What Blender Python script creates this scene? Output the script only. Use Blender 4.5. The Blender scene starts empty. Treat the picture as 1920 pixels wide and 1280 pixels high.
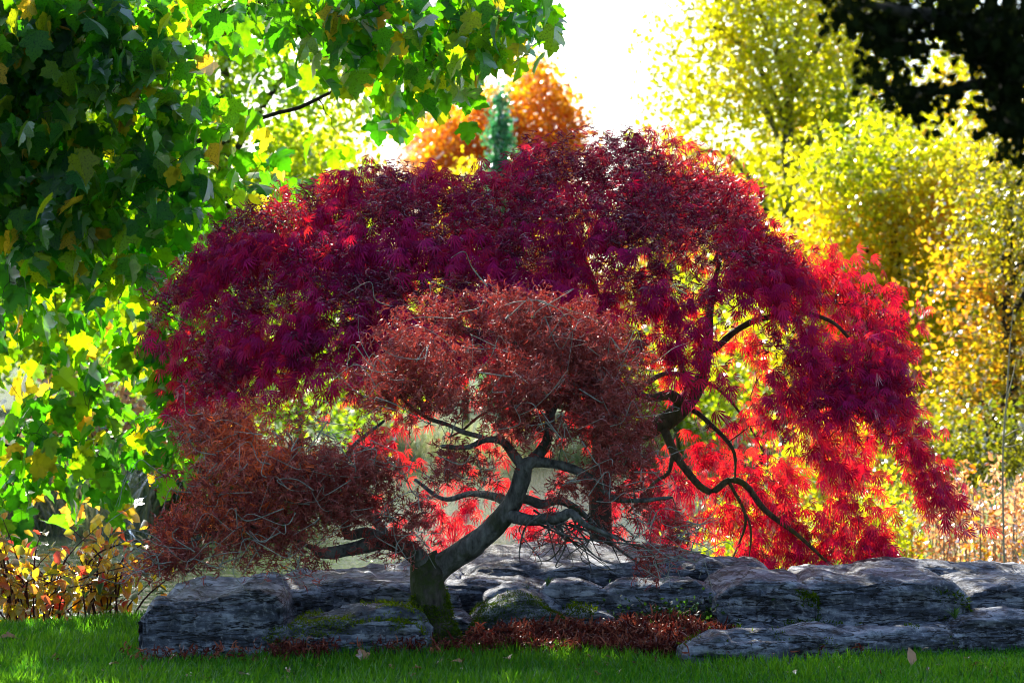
import bpy, math
import numpy as np
from mathutils import Vector

rng = np.random.default_rng(7)
sc = bpy.context.scene
C = sc.collection

# ------------------------------------------------------------------ camera
CAM_H, LENS, FPX = 1.5, 85.0, 85.0 / 36.0 * 1920.0
PITCH = math.atan(80.0 / FPX)
cam_d = bpy.data.cameras.new('camera')
cam = bpy.data.objects.new('camera', cam_d)
C.objects.link(cam)
cam.location = (0, 0, CAM_H)
cam.rotation_euler = (math.pi / 2 + PITCH, 0, 0)
cam_d.lens, cam_d.sensor_width = LENS, 36.0
cam_d.clip_start, cam_d.clip_end = 0.1, 2000
cam_d.dof.use_dof = True
cam_d.dof.focus_distance = 14.2
cam_d.dof.aperture_fstop = 3.4
sc.camera = cam

# ------------------------------------------------------------------ sky, sun, exposure
SUN_AZ, SUN_EL = math.radians(-24), math.radians(36)      # behind the trees, a little to the left
w = bpy.data.worlds.new('World')
sc.world = w
w.use_nodes = True
nt = w.node_tree
sky = nt.nodes.new('ShaderNodeTexSky')
sky.sky_type = 'NISHITA'
sky.sun_disc = False
sky.sun_elevation = SUN_EL
sky.sun_rotation = SUN_AZ
sky.dust_density = 1.5
bg = nt.nodes['Background']
bg.inputs['Strength'].default_value = 0.105
nt.links.new(sky.outputs[0], bg.inputs['Color'])
sdir = Vector((math.sin(SUN_AZ) * math.cos(SUN_EL), math.cos(SUN_AZ) * math.cos(SUN_EL), math.sin(SUN_EL)))
sl = bpy.data.lights.new('sun', 'SUN')
sl.energy, sl.angle, sl.color = 5.0, math.radians(0.5), (1.0, 0.93, 0.80)
so = bpy.data.objects.new('sun', sl)
C.objects.link(so)
so.location = (-8, 20, 20)
so.rotation_euler = (-sdir).to_track_quat('-Z', 'Y').to_euler()
sc.view_settings.view_transform = 'Standard'
sc.view_settings.look = 'None'
sc.view_settings.exposure = 1.8
sc.view_settings.gamma = 1.0
sc.cycles.use_denoising = True
sc.cycles.filter_width = 1.0
sc.cycles.sample_clamp_indirect = 4.0
sc.cycles.max_bounces = 8
sc.cycles.transmission_bounces = 5
sc.cycles.diffuse_bounces = 4

# ------------------------------------------------------------------ helpers
CP, SP = math.cos(PITCH), math.sin(PITCH)

def P(u, v, Y):
    """photo pixel (1920x1280) + depth along the ground -> world point"""
    a, b = (u - 960.0) / FPX, (640.0 - v) / FPX
    dy, dz = CP - b * SP, SP + b * CP
    k = Y / dy
    return np.array([a * k, Y, CAM_H + dz * k])

def PV(u, v, Y):
    u, v, Y = np.asarray(u, float), np.asarray(v, float), np.asarray(Y, float)
    a, b = (u - 960.0) / FPX, (640.0 - v) / FPX
    k = Y / (CP - b * SP)
    return np.stack([a * k, Y + 0 * a, CAM_H + (SP + b * CP) * k], 1)

def topix(p):
    p = np.asarray(p, float)
    dz = p[:, 2] - CAM_H
    f = p[:, 1] * CP + dz * SP
    up = -p[:, 1] * SP + dz * CP
    return 960 + FPX * p[:, 0] / f, 640 - FPX * up / f

def _h(i, j, k, s):
    x = np.sin(i * 127.1 + j * 311.7 + k * 74.7 + s * 53.3) * 43758.5453
    return x - np.floor(x)

def vnoise(p, s=0.0):
    p = np.asarray(p, float)
    i = np.floor(p)
    f = p - i
    f = f * f * (3 - 2 * f)
    r = 0
    for a in (0, 1):
        for b in (0, 1):
            for c in (0, 1):
                wgt = (f[:, 0] if a else 1 - f[:, 0]) * (f[:, 1] if b else 1 - f[:, 1]) * (f[:, 2] if c else 1 - f[:, 2])
                r = r + wgt * _h(i[:, 0] + a, i[:, 1] + b, i[:, 2] + c, s)
    return r

def fbm(p, s=0.0, o=4):
    r, a, t = 0, 1.0, 0
    p = np.asarray(p, float)
    for k in range(o):
        r = r + a * vnoise(p * 2 ** k + 7.3 * k, s + k)
        t += a
        a *= 0.5
    return r / t

def sstep(a, b, x):
    t = np.clip((np.asarray(x, float) - a) / (b - a), 0, 1)
    return t * t * (3 - 2 * t)

def nrm(v):
    v = np.asarray(v, float)
    return v / np.maximum(np.linalg.norm(v, axis=-1, keepdims=True), 1e-9)

def mesh_np(name, V, F, mat=None, tint=None, smooth=False):
    """V (n,3); F list of (m,k) index arrays -> mesh datablock"""
    V = np.asarray(V, np.float32)
    if not isinstance(F, (list, tuple)):
        F = [F]
    F = [np.asarray(f, np.int32) for f in F if len(f)]
    me = bpy.data.meshes.new(name)
    me.vertices.add(len(V))
    me.vertices.foreach_set('co', V.ravel())
    nl = sum(f.size for f in F)
    npoly = sum(len(f) for f in F)
    me.loops.add(nl)
    me.loops.foreach_set('vertex_index', np.concatenate([f.ravel() for f in F]))
    me.polygons.add(npoly)
    tot = np.concatenate([np.full(len(f), f.shape[1], np.int32) for f in F])
    st = np.concatenate([[0], np.cumsum(tot)[:-1]]).astype(np.int32)
    me.polygons.foreach_set('loop_start', st)
    if smooth:
        me.polygons.foreach_set('use_smooth', np.ones(npoly, bool))
    if tint is not None:
        at = me.attributes.new('tint', 'FLOAT', 'POINT')
        at.data.foreach_set('value', np.asarray(tint, np.float32))
    me.update(calc_edges=True)
    if mat:
        me.materials.append(mat)
    return me

def link(name, data, parent=None, kind=None):
    o = bpy.data.objects.new(name, data)
    C.objects.link(o)
    if parent is not None:
        o.parent = parent
    if kind:
        o['kind'] = kind
    return o

def thing(name, label, cat, loc=(0, 0, 0), group=None):
    o = bpy.data.objects.new(name, None)
    o.empty_display_size = 0.2
    C.objects.link(o)
    o.location = loc
    tag(o, label, cat, group)
    return o

def tag(o, label, cat, group=None):
    o['label'], o['category'] = label, cat
    if group:
        o['group'] = group

def place(o, loc):
    """children of an Empty at loc keep world coordinates"""
    o.matrix_parent_inverse.identity()
    o.location = (-loc[0], -loc[1], -loc[2])

def batch(tv, tf, pos, X, Yd, Z, s):
    """instance a template (nv,3)/(nf,3) N times: axes X,Y,Z (N,3), scale s (N,)"""
    tv = np.asarray(tv, float)
    N, nv = len(pos), len(tv)
    s = np.asarray(s, float)[:, None, None]
    V = (tv[None, :, 0, None] * X[:, None] + tv[None, :, 1, None] * Yd[:, None] + tv[None, :, 2, None] * Z[:, None]) * s + np.asarray(pos)[:, None]
    F = np.asarray(tf)[None] + (np.arange(N) * nv)[:, None, None]
    return V.reshape(-1, 3), F.reshape(-1, len(tf[0]))

def frames(d, roll=None):
    """frames with y axis along d; z axis as near up as it can be, rolled"""
    d = nrm(d)
    up = np.tile([0, 0, 1.0], (len(d), 1))
    bad = np.abs(d[:, 2]) > 0.97
    up[bad] = [0, -1, 0.2]
    X = nrm(np.cross(d, up))
    Z = np.cross(X, d)
    if roll is not None:
        c, s = np.cos(roll)[:, None], np.sin(roll)[:, None]
        X, Z = X * c + Z * s, Z * c - X * s
    return X, d, Z

class Buf:
    def __init__(self):
        self.V, self.F, self.T, self.n = [], {}, [], 0
    def add(self, V, F, tint=0.5):
        V = np.asarray(V)
        F = np.asarray(F)
        self.V.append(V)
        self.F.setdefault(F.shape[1], []).append(F + self.n)
        self.T.append(np.broadcast_to(np.asarray(tint, float), (len(V),)))
        self.n += len(V)
    def mesh(self, name, mat, smooth=False):
        return mesh_np(name, np.concatenate(self.V), [np.concatenate(f) for f in self.F.values()], mat, np.concatenate(self.T), smooth)

def tube(buf, pts, rad, n=5, tint=0.5, cap=True, lump=0.0, seed=0):
    pts, rad = np.asarray(pts, float), np.asarray(rad, float)
    m = len(pts)
    t = nrm(np.gradient(pts, axis=0))
    ref = np.array([0.31, 0.2, 0.93]) if abs(t[0, 2]) < 0.8 else np.array([0.9, 0.1, 0.2])
    A = nrm(np.cross(t, ref))
    B = np.cross(t, A)
    a = np.linspace(0, 2 * np.pi, n, endpoint=False)
    ring = np.cos(a)[None, :, None] * A[:, None] + np.sin(a)[None, :, None] * B[:, None]
    R = rad[:, None] * np.ones((1, n))
    if lump:
        q = (pts[:, None] + ring * rad[:, None, None]).reshape(-1, 3)
        R = R * (1 + lump * (fbm(q * np.array([14, 14, 6.0]), seed) - 0.5).reshape(m, n) * 2)
    V = (pts[:, None] + ring * R[:, :, None]).reshape(-1, 3)
    i = np.arange(m - 1)[:, None] * n
    j = np.arange(n)[None]
    k = (j + 1) % n
    F = np.stack([i + j, i + k, i + n + k, i + n + j], -1).reshape(-1, 4)
    buf.add(V, F, tint)
    if cap:
        V2 = np.vstack([V[-n:], pts[-1] + t[-1] * rad[-1]])
        buf.add(V2, np.array([[q, (q + 1) % n, n] for q in range(n)]), tint)

def smooth_path(pts, step):
    """Catmull-Rom through (k,4) x,y,z,r control points"""
    p = np.asarray(pts, float)
    if len(p) == 2:
        n = max(2, int(np.linalg.norm(p[1, :3] - p[0, :3]) / step) + 1)
        return p[0] + (p[1] - p[0]) * np.linspace(0, 1, n)[:, None]
    q = np.vstack([2 * p[0] - p[1], p, 2 * p[-1] - p[-2]])
    out = []
    for i in range(len(p) - 1):
        a, b, c, d = q[i:i + 4]
        n = max(2, int(np.linalg.norm(c[:3] - b[:3]) / step) + 1)
        t = np.linspace(0, 1, n, endpoint=False)[:, None]
        out.append(0.5 * (2 * b + (c - a) * t + (2 * a - 5 * b + 4 * c - d) * t ** 2 + (3 * b - a - 3 * c + d) * t ** 3))
    out.append(p[-1:])
    r = np.vstack(out)
    r[:, 3] = np.maximum(r[:, 3], 0.001)
    return r

class Skel:
    """a branch graph: hand-laid limbs, then twigs that grow to the leaf tufts from the nearest wood"""
    def __init__(self, seed=0):
        self.P = np.zeros((60000, 3))
        self.par = np.full(60000, -1)
        self.R = np.zeros(60000)
        self.n = 0
        self.limbs = []
        self.tw = []
        self.rg = np.random.default_rng(seed)
    def node(self, p, par, r):
        self.P[self.n], self.par[self.n], self.R[self.n] = p, par, r
        self.n += 1
        return self.n - 1
    def limb(self, ctrl, step=0.06, wob=0.0, name='branch', grow=True):
        pts = smooth_path(ctrl, step)
        if wob:
            pts[1:, :3] += (np.stack([vnoise(pts[1:, :3] * 6, 11), vnoise(pts[1:, :3] * 6, 12), vnoise(pts[1:, :3] * 6, 13)], 1) - 0.5) * wob
        self.limbs.append((name, pts))
        if grow:
            par = -1
            for q in pts:
                par = self.node(q[:3], par, q[3])
        return pts
    def grow(self, T, arch=0.2, r0=0.0022, wig=0.03, nseg=6, zpen=0.0, maxr=0.02):
        T = np.asarray(T, float)
        base = self.P[:self.n]
        d0 = np.array([np.min(np.linalg.norm(base - t, axis=1)) for t in T])
        for k in np.argsort(d0):
            t = T[k]
            dv = t - self.P[:self.n]
            dist = np.linalg.norm(dv, axis=1) + zpen * np.maximum(dv[:, 2], 0)
            j = int(np.argmin(dist))
            a = self.P[j].copy()
            L = np.linalg.norm(t - a)
            if L < 0.02:
                self.tw.append((np.vstack([a, t]), j, k))
                continue
            ns = int(np.clip(L / 0.06, 3, nseg))
            s = np.linspace(0, 1, ns + 1)[:, None]
            c = (a + t) / 2 + np.array([0, 0, arch * L]) + self.rg.normal(0, 0.08 * L, 3)
            q = a * (1 - s) ** 2 + 2 * c * s * (1 - s) + t * s ** 2
            q[1:-1] += self.rg.normal(0, wig * L, (ns - 1, 3))
            rr = max(r0 * (1 + 1.6 * L), r0)
            rr = min(rr, maxr, self.R[j] * 0.85 + 0.0005)
            par = j
            rs = rr + (r0 * 0.6 - rr) * s[:, 0]
            for i in range(1, ns + 1):
                par = self.node(q[i], par, rs[i])
            self.tw.append((q, rs, k))
    def twigs(self, mat, name='twigs', n=4, tint=0.5):
        b = Buf()
        for q, rs, k in self.tw:
            if np.ndim(rs) == 0:
                continue
            tube(b, q, rs, n, tint, cap=False)
        return b.mesh(name, mat, True)

def inpoly(u, v, poly):
    poly = np.asarray(poly, float)
    r = np.zeros(len(u), bool)
    j = len(poly) - 1
    for i in range(len(poly)):
        xi, yi = poly[i]
        xj, yj = poly[j]
        c = ((yi > v) != (yj > v)) & (u < (xj - xi) * (v - yi) / (yj - yi + 1e-9) + xi)
        r ^= c
        j = i
    return r

# ------------------------------------------------------------------ materials
def newmat(name):
    m = bpy.data.materials.new(name)
    m.use_nodes = True
    t = m.node_tree
    t.nodes.clear()
    out = t.nodes.new('ShaderNodeOutputMaterial')
    return m, t, out

def ramp(t, stops, fac):
    r = t.nodes.new('ShaderNodeValToRGB')
    e = r.color_ramp.elements
    while len(e) < len(stops):
        e.new(0.5)
    for el, (p, c) in zip(e, stops):
        el.position, el.color = p, (*c, 1)
    t.links.new(fac, r.inputs[0])
    return r.outputs[0]

def leaf_mat(name, refl, trans, tfac=0.5, gloss=0.06, grough=0.35, spots=None):
    """thin leaf: reflected colour and transmitted colour picked by each leaf's own tint"""
    m, t, out = newmat(name)
    at = t.nodes.new('ShaderNodeAttribute')
    at.attribute_name = 'tint'
    f = at.outputs['Fac']
    cr, ct = ramp(t, refl, f), ramp(t, trans, f)
    if spots:
        tc = t.nodes.new('ShaderNodeTexCoord')
        nz = t.nodes.new('ShaderNodeTexNoise')
        nz.inputs['Scale'].default_value = spots
        t.links.new(tc.outputs['Object'], nz.inputs['Vector'])
        mr = t.nodes.new('ShaderNodeMapRange')
        mr.inputs[1].default_value, mr.inputs[2].default_value = 0.3, 0.5
        mr.inputs[3].default_value, mr.inputs[4].default_value = 0.45, 1.0
        t.links.new(nz.outputs[0], mr.inputs[0])
        res = []
        for c in (cr, ct):
            mx = t.nodes.new('ShaderNodeVectorMath')
            mx.operation = 'SCALE'
            t.links.new(c, mx.inputs[0])
            t.links.new(mr.outputs[0], mx.inputs['Scale'])
            res.append(mx.outputs[0])
        cr, ct = res
    d = t.nodes.new('ShaderNodeBsdfDiffuse')
    tr = t.nodes.new('ShaderNodeBsdfTranslucent')
    t.links.new(cr, d.inputs['Color'])
    t.links.new(ct, tr.inputs['Color'])
    mx = t.nodes.new('ShaderNodeMixShader')
    mx.inputs[0].default_value = tfac
    t.links.new(d.outputs[0], mx.inputs[1])
    t.links.new(tr.outputs[0], mx.inputs[2])
    g = t.nodes.new('ShaderNodeBsdfGlossy')
    g.inputs['Roughness'].default_value = grough
    fr = t.nodes.new('ShaderNodeFresnel')
    fr.inputs['IOR'].default_value = 1.4
    ml = t.nodes.new('ShaderNodeMath')
    ml.operation = 'MULTIPLY'
    ml.inputs[1].default_value = gloss * 16
    ml.use_clamp = True
    t.links.new(fr.outputs[0], ml.inputs[0])
    m2 = t.nodes.new('ShaderNodeMixShader')
    t.links.new(ml.outputs[0], m2.inputs[0])
    t.links.new(mx.outputs[0], m2.inputs[1])
    t.links.new(g.outputs[0], m2.inputs[2])
    t.links.new(m2.outputs[0], out.inputs[0])
    return m

def noise(t, scale, detail=4, vec=None, rough=0.6):
    n = t.nodes.new('ShaderNodeTexNoise')
    n.inputs['Scale'].default_value = scale
    n.inputs['Detail'].default_value = detail
    n.inputs['Roughness'].default_value = rough
    if vec is not None:
        t.links.new(vec, n.inputs['Vector'])
    return n.outputs[0]

def mixc(t, fac, a, b):
    m = t.nodes.new('ShaderNodeMix')
    m.data_type = 'RGBA'
    for s, x in ((m.inputs[0], fac), (m.inputs[6], a), (m.inputs[7], b)):
        if isinstance(x, (int, float)):
            s.default_value = x
        elif isinstance(x, tuple):
            s.default_value = (*x, 1)
        else:
            t.links.new(x, s)
    return m.outputs[2]

def maprange(t, x, a, b, c=0.0, d=1.0):
    m = t.nodes.new('ShaderNodeMapRange')
    for i, q in enumerate((a, b, c, d)):
        m.inputs[i + 1].default_value = q
    t.links.new(x, m.inputs[0])
    return m.outputs[0]

def princ(t, out, col, rough=0.9, bump=None, bstr=0.4, bdist=0.02, spec=0.3):
    p = t.nodes.new('ShaderNodeBsdfPrincipled')
    if isinstance(col, tuple):
        p.inputs['Base Color'].default_value = (*col, 1)
    else:
        t.links.new(col, p.inputs['Base Color'])
    p.inputs['Roughness'].default_value = rough
    p.inputs['Specular IOR Level'].default_value = spec
    if bump is not None:
        b = t.nodes.new('ShaderNodeBump')
        b.inputs['Strength'].default_value = bstr
        b.inputs['Distance'].default_value = bdist
        t.links.new(bump, b.inputs['Height'])
        t.links.new(b.outputs[0], p.inputs['Normal'])
    t.links.new(p.outputs[0], out.inputs[0])
    return p

def bark_mat(name, c0, c1, moss=None, msc=3.0, thr=0.5):
    m, t, out = newmat(name)
    tc = t.nodes.new('ShaderNodeTexCoord').outputs['Object']
    mp = t.nodes.new('ShaderNodeMapping')
    mp.inputs['Scale'].default_value = (1, 1, 0.35)
    t.links.new(tc, mp.inputs[0])
    n1 = noise(t, 30, 6, mp.outputs[0])
    col = ramp(t, [(0.3, c0), (0.7, c1)], n1)
    if moss:
        n2 = noise(t, msc, 4, tc)
        col = mixc(t, maprange(t, n2, thr - 0.06, thr + 0.06), col, moss)
    princ(t, out, col, 0.8, n1, 1.0, 0.03)
    return m

def rock_mat():
    m, t, out = newmat('weathered_rock')
    tc = t.nodes.new('ShaderNodeTexCoord').outputs['Object']
    mp = t.nodes.new('ShaderNodeMapping')
    mp.inputs['Scale'].default_value = (1, 1, 4.5)
    t.links.new(tc, mp.inputs[0])
    n1 = noise(t, 4.0, 9, mp.outputs[0], 0.68)
    n2 = noise(t, 26, 8, tc, 0.72)
    n3 = noise(t, 2.3, 5, tc)
    col = ramp(t, [(0.32, (0.022, 0.028, 0.042)), (0.48, (0.085, 0.105, 0.15)), (0.64, (0.40, 0.45, 0.54))], n1)
    col = mixc(t, maprange(t, n2, 0.54, 0.70, 0, 0.8), col, (0.46, 0.49, 0.55))
    col = mixc(t, maprange(t, n2, 0.47, 0.34, 0, 0.9), col, (0.018, 0.02, 0.028))
    col = mixc(t, maprange(t, n3, 0.60, 0.70, 0, 0.5), col, (0.07, 0.085, 0.03))
    mp2 = t.nodes.new('ShaderNodeMapping')
    mp2.inputs['Scale'].default_value = (1, 1, 6.5)
    t.links.new(tc, mp2.inputs[0])
    n4 = noise(t, 2.6, 8, mp2.outputs[0], 0.6)
    ab = t.nodes.new('ShaderNodeMath')
    ab.operation = 'SUBTRACT'
    ab.inputs[1].default_value = 0.5
    t.links.new(n4, ab.inputs[0])
    ab2 = t.nodes.new('ShaderNodeMath')
    ab2.operation = 'ABSOLUTE'
    t.links.new(ab.outputs[0], ab2.inputs[0])
    line = maprange(t, ab2.outputs[0], 0.004, 0.022)
    col = mixc(t, line, (0.008, 0.009, 0.012), col)
    ln = t.nodes.new('ShaderNodeMath')
    ln.operation = 'MULTIPLY_ADD'
    ln.inputs[1].default_value = 0.5
    t.links.new(line, ln.inputs[0])
    t.links.new(n1, ln.inputs[2])
    n1 = ln.outputs[0]
    ad = t.nodes.new('ShaderNodeMath')
    ad.operation = 'ADD'
    t.links.new(n1, ad.inputs[0])
    t.links.new(n2, ad.inputs[1])
    princ(t, out, col, 0.7, ad.outputs[0], 1.0, 0.045, 0.4)
    return m

M = {}
M['rock'] = rock_mat()
M['bark_moss'] = bark_mat('mossy_bark', (0.007, 0.006, 0.005), (0.075, 0.068, 0.055), (0.022, 0.035, 0.005), 9.0, 0.50)
M['bark'] = bark_mat('smooth_grey_bark', (0.009, 0.009, 0.009), (0.15, 0.155, 0.15), (0.035, 0.042, 0.022), 6.0, 0.56)
M['bark_brown'] = bark_mat('brown_bark', (0.02, 0.014, 0.008), (0.11, 0.085, 0.045), (0.06, 0.06, 0.012), 4.0, 0.55)
M['bark_dark'] = bark_mat('dark_bark', (0.01, 0.009, 0.007), (0.045, 0.04, 0.03))
M['bark_pale'] = bark_mat('pale_bark', (0.16, 0.13, 0.08), (0.36, 0.32, 0.22))
M['bark_lichen'] = bark_mat('lichen_grey_bark', (0.10, 0.11, 0.09), (0.36, 0.37, 0.34))
M['bark_red'] = bark_mat('dark_red_stems', (0.03, 0.006, 0.008), (0.09, 0.02, 0.02))
M['crimson'] = leaf_mat('crimson_leaf',
    [(0.0, (0.13, 0.006, 0.06)), (0.45, (0.28, 0.008, 0.12)), (0.8, (0.42, 0.010, 0.18)), (1.0, (0.42, 0.02, 0.08))],
    [(0.0, (0.36, 0.003, 0.012)), (0.5, (0.66, 0.006, 0.016)), (1.0, (0.85, 0.035, 0.02))], 0.50, 0.010, 0.45)
M['maroon'] = leaf_mat('curled_maroon_leaf',
    [(0.0, (0.07, 0.010, 0.042)), (0.6, (0.18, 0.020, 0.085)), (1.0, (0.32, 0.10, 0.16))],
    [(0.0, (0.22, 0.004, 0.008)), (1.0, (0.62, 0.02, 0.02))], 0.40, 0.012, 0.5)
M['rust'] = leaf_mat('withered_rust_leaf',
    [(0.0, (0.15, 0.032, 0.034)), (0.5, (0.33, 0.082, 0.076)), (0.8, (0.52, 0.21, 0.17)), (1.0, (0.75, 0.13, 0.03))],
    [(0.0, (0.24, 0.016, 0.012)), (0.8, (0.48, 0.06, 0.035)), (1.0, (0.95, 0.16, 0.02))], 0.36, 0.008, 0.5)
M['sycamore'] = leaf_mat('sycamore_leaf',
    [(0.0, (0.012, 0.040, 0.022)), (0.6, (0.020, 0.062, 0.020)), (0.89, (0.06, 0.11, 0.014)), (0.96, (0.35, 0.24, 0.02)), (1.0, (0.38, 0.17, 0.03))],
    [(0.0, (0.07, 0.40, 0.003)), (0.6, (0.19, 0.60, 0.003)), (0.89, (0.48, 0.72, 0.004)), (0.96, (0.95, 0.62, 0.02)), (1.0, (0.9, 0.40, 0.04))], 0.62, 0.016, 0.38, 14.0)
M['lime'] = leaf_mat('lime_leaf',
    [(0.0, (0.05, 0.11, 0.012)), (1.0, (0.22, 0.25, 0.02))], [(0.0, (0.20, 0.58, 0.004)), (1.0, (0.85, 0.88, 0.008))], 0.64, 0.02)
M['yellow'] = leaf_mat('yellow_leaf',
    [(0.0, (0.10, 0.13, 0.012)), (0.5, (0.30, 0.26, 0.015)), (0.85, (0.42, 0.30, 0.03)), (1.0, (0.42, 0.13, 0.02))],
    [(0.0, (0.26, 0.42, 0.004)), (0.4, (0.74, 0.74, 0.006)), (0.8, (0.95, 0.68, 0.008)), (1.0, (0.95, 0.30, 0.012))], 0.66, 0.02, 0.3)
M['olive'] = leaf_mat('olive_brown_leaf',
    [(0.0, (0.05, 0.055, 0.015)), (0.5, (0.14, 0.12, 0.02)), (1.0, (0.28, 0.15, 0.03))],
    [(0.0, (0.13, 0.19, 0.005)), (0.5, (0.52, 0.45, 0.008)), (1.0, (0.85, 0.34, 0.012))], 0.60, 0.02, 0.3)
M['orange'] = leaf_mat('orange_leaf',
    [(0.0, (0.30, 0.06, 0.015)), (0.4, (0.45, 0.17, 0.02)), (1.0, (0.55, 0.32, 0.03))],
    [(0.0, (0.85, 0.16, 0.012)), (0.4, (0.95, 0.42, 0.012)), (1.0, (1.0, 0.66, 0.02))], 0.6, 0.02)
M['salmon'] = leaf_mat('salmon_leaf',
    [(0.0, (0.38, 0.19, 0.09)), (1.0, (0.55, 0.33, 0.18))], [(0.0, (0.80, 0.28, 0.08)), (1.0, (0.95, 0.52, 0.22))], 0.5, 0.03)
M['conifer'] = leaf_mat('conifer_needles',
    [(0.0, (0.015, 0.09, 0.04)), (1.0, (0.05, 0.19, 0.07))], [(0.0, (0.03, 0.34, 0.13)), (1.0, (0.18, 0.60, 0.16))], 0.45, 0.04)
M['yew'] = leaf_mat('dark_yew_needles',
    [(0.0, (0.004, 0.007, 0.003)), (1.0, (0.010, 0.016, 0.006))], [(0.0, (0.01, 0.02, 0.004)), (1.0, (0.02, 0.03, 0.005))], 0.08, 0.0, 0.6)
M['darkgreen'] = leaf_mat('dark_green_leaf',
    [(0.0, (0.014, 0.035, 0.012)), (1.0, (0.04, 0.09, 0.02))], [(0.0, (0.04, 0.13, 0.01)), (1.0, (0.14, 0.34, 0.01))], 0.4, 0.015)
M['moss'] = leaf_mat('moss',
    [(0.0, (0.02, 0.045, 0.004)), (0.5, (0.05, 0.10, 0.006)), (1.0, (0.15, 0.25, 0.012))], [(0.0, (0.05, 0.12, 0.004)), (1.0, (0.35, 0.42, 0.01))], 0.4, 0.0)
M['grass'] = leaf_mat('grass_blade',
    [(0.0, (0.004, 0.042, 0.010)), (0.7, (0.012, 0.100, 0.008)), (1.0, (0.05, 0.16, 0.012))],
    [(0.0, (0.05, 0.34, 0.01)), (1.0, (0.30, 0.62, 0.015))], 0.45, 0.004, 0.4)
M['reed'] = leaf_mat('reed_blade',
    [(0.0, (0.05, 0.09, 0.03)), (0.6, (0.20, 0.20, 0.09)), (1.0, (0.40, 0.33, 0.20))],
    [(0.0, (0.12, 0.30, 0.04)), (1.0, (0.6, 0.5, 0.25))], 0.45, 0.05)
M['litter'] = leaf_mat('dead_leaf_litter',
    [(0.0, (0.035, 0.010, 0.009)), (0.6, (0.12, 0.028, 0.022)), (1.0, (0.30, 0.11, 0.065))],
    [(0.0, (0.12, 0.01, 0.01)), (1.0, (0.3, 0.06, 0.03))], 0.25, 0.004)
M['dryleaf'] = leaf_mat('pale_dry_leaf',
    [(0.0, (0.20, 0.08, 0.03)), (0.5, (0.38, 0.22, 0.12)), (1.0, (0.52, 0.42, 0.34))],
    [(0.0, (0.3, 0.1, 0.03)), (1.0, (0.5, 0.35, 0.2))], 0.25, 0.03)

# ------------------------------------------------------------------ ground and pond
POND_Z = -0.5

def far_shore(x):
    return 31 + 27 * sstep(-5.5, -1.6, x) + 0.8 * np.sin(x * 1.7)

def right_shore(y):
    return 3.7 + 0.035 * (y - 22) + 0.25 * np.sin(y * 0.6)

def crest(x):
    return np.where(x < -1.7, np.clip(15.25 + (x + 2.2) * 0.62, 12.6, 15.6), 15.6 + 1.6 * sstep(-1.7, -0.8, x))

def zg(x, y):
    x, y = np.asarray(x, float), np.asarray(y, float)
    near = sstep(0, 4.2, y - crest(x))
    z = -0.95 * near
    bank = np.minimum(np.minimum(far_shore(x) - y, right_shore(y) - x), 3.0)
    rise = sstep(0.6, -1.6, bank)
    z = z * (1 - rise) + rise * (-0.30 + 0.012 * np.maximum(y - 24, 0) * sstep(0, -20, bank) + 0.35 * sstep(0, -12, bank))
    z = z + 3.0 * sstep(80, 220, y)
    pts = np.stack([x.ravel() * 0.9, y.ravel() * 0.9, 0 * x.ravel()], 1)
    z = z + (fbm(pts, 3.0, 2).reshape(x.shape) - 0.5) * 0.05
    return z

def axis(a, b, fine, lo, hi):
    mid = np.arange(a, b, fine)
    l = a - np.geomspace(fine, a - lo, 26)[::-1]
    r = b + np.geomspace(fine, hi - b, 30)
    return np.concatenate([l, mid, r])

gx, gy = axis(-7, 7, 0.18, -420, 420), axis(8, 34, 0.18, -120, 700)
GX, GY = np.meshgrid(gx, gy)
V = np.stack([GX, GY, zg(GX, GY)], -1).reshape(-1, 3)
nx = len(gx)
ii = (np.arange(len(gy) - 1)[:, None] * nx + np.arange(nx - 1)[None]).ravel()
m, t, out = newmat('lawn_soil')
tc = t.nodes.new('ShaderNodeTexCoord').outputs['Object']
n1, n2 = noise(t, 1.3, 5, tc), noise(t, 60, 5, tc)
col = mixc(t, maprange(t, n1, 0.35, 0.65), (0.018, 0.055, 0.010), (0.035, 0.085, 0.014))
col = mixc(t, maprange(t, n2, 0.45, 0.7), col, (0.03, 0.026, 0.014))
princ(t, out, col, 0.95, n2, 0.6, 0.03)
g = link('ground', mesh_np('ground', V, np.stack([ii, ii + 1, ii + nx + 1, ii + nx], 1), m, smooth=True), kind='structure')

m, t, out = newmat('pond_water')
tc = t.nodes.new('ShaderNodeTexCoord').outputs['Object']
mp = t.nodes.new('ShaderNodeMapping')
mp.inputs['Scale'].default_value = (0.8, 1.4, 1)
t.links.new(tc, mp.inputs[0])
n1, n2 = noise(t, 2.2, 3, mp.outputs[0]), noise(t, 9.0, 2, mp.outputs[0])
ad = t.nodes.new('ShaderNodeMath')
ad.operation = 'MULTIPLY_ADD'
ad.inputs[1].default_value = 0.3
t.links.new(n2, ad.inputs[0])
t.links.new(n1, ad.inputs[2])
p = princ(t, out, (0.008, 0.022, 0.008), 0.04, ad.outputs[0], 0.8, 0.14, 0.5)
V = np.array([[-60, 15.0, POND_Z], [60, 15.0, POND_Z], [60, 62, POND_Z], [-60, 62, POND_Z]])
link('pond', mesh_np('pond', V, np.array([[0, 1, 2, 3]]), m), kind='structure')

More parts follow.
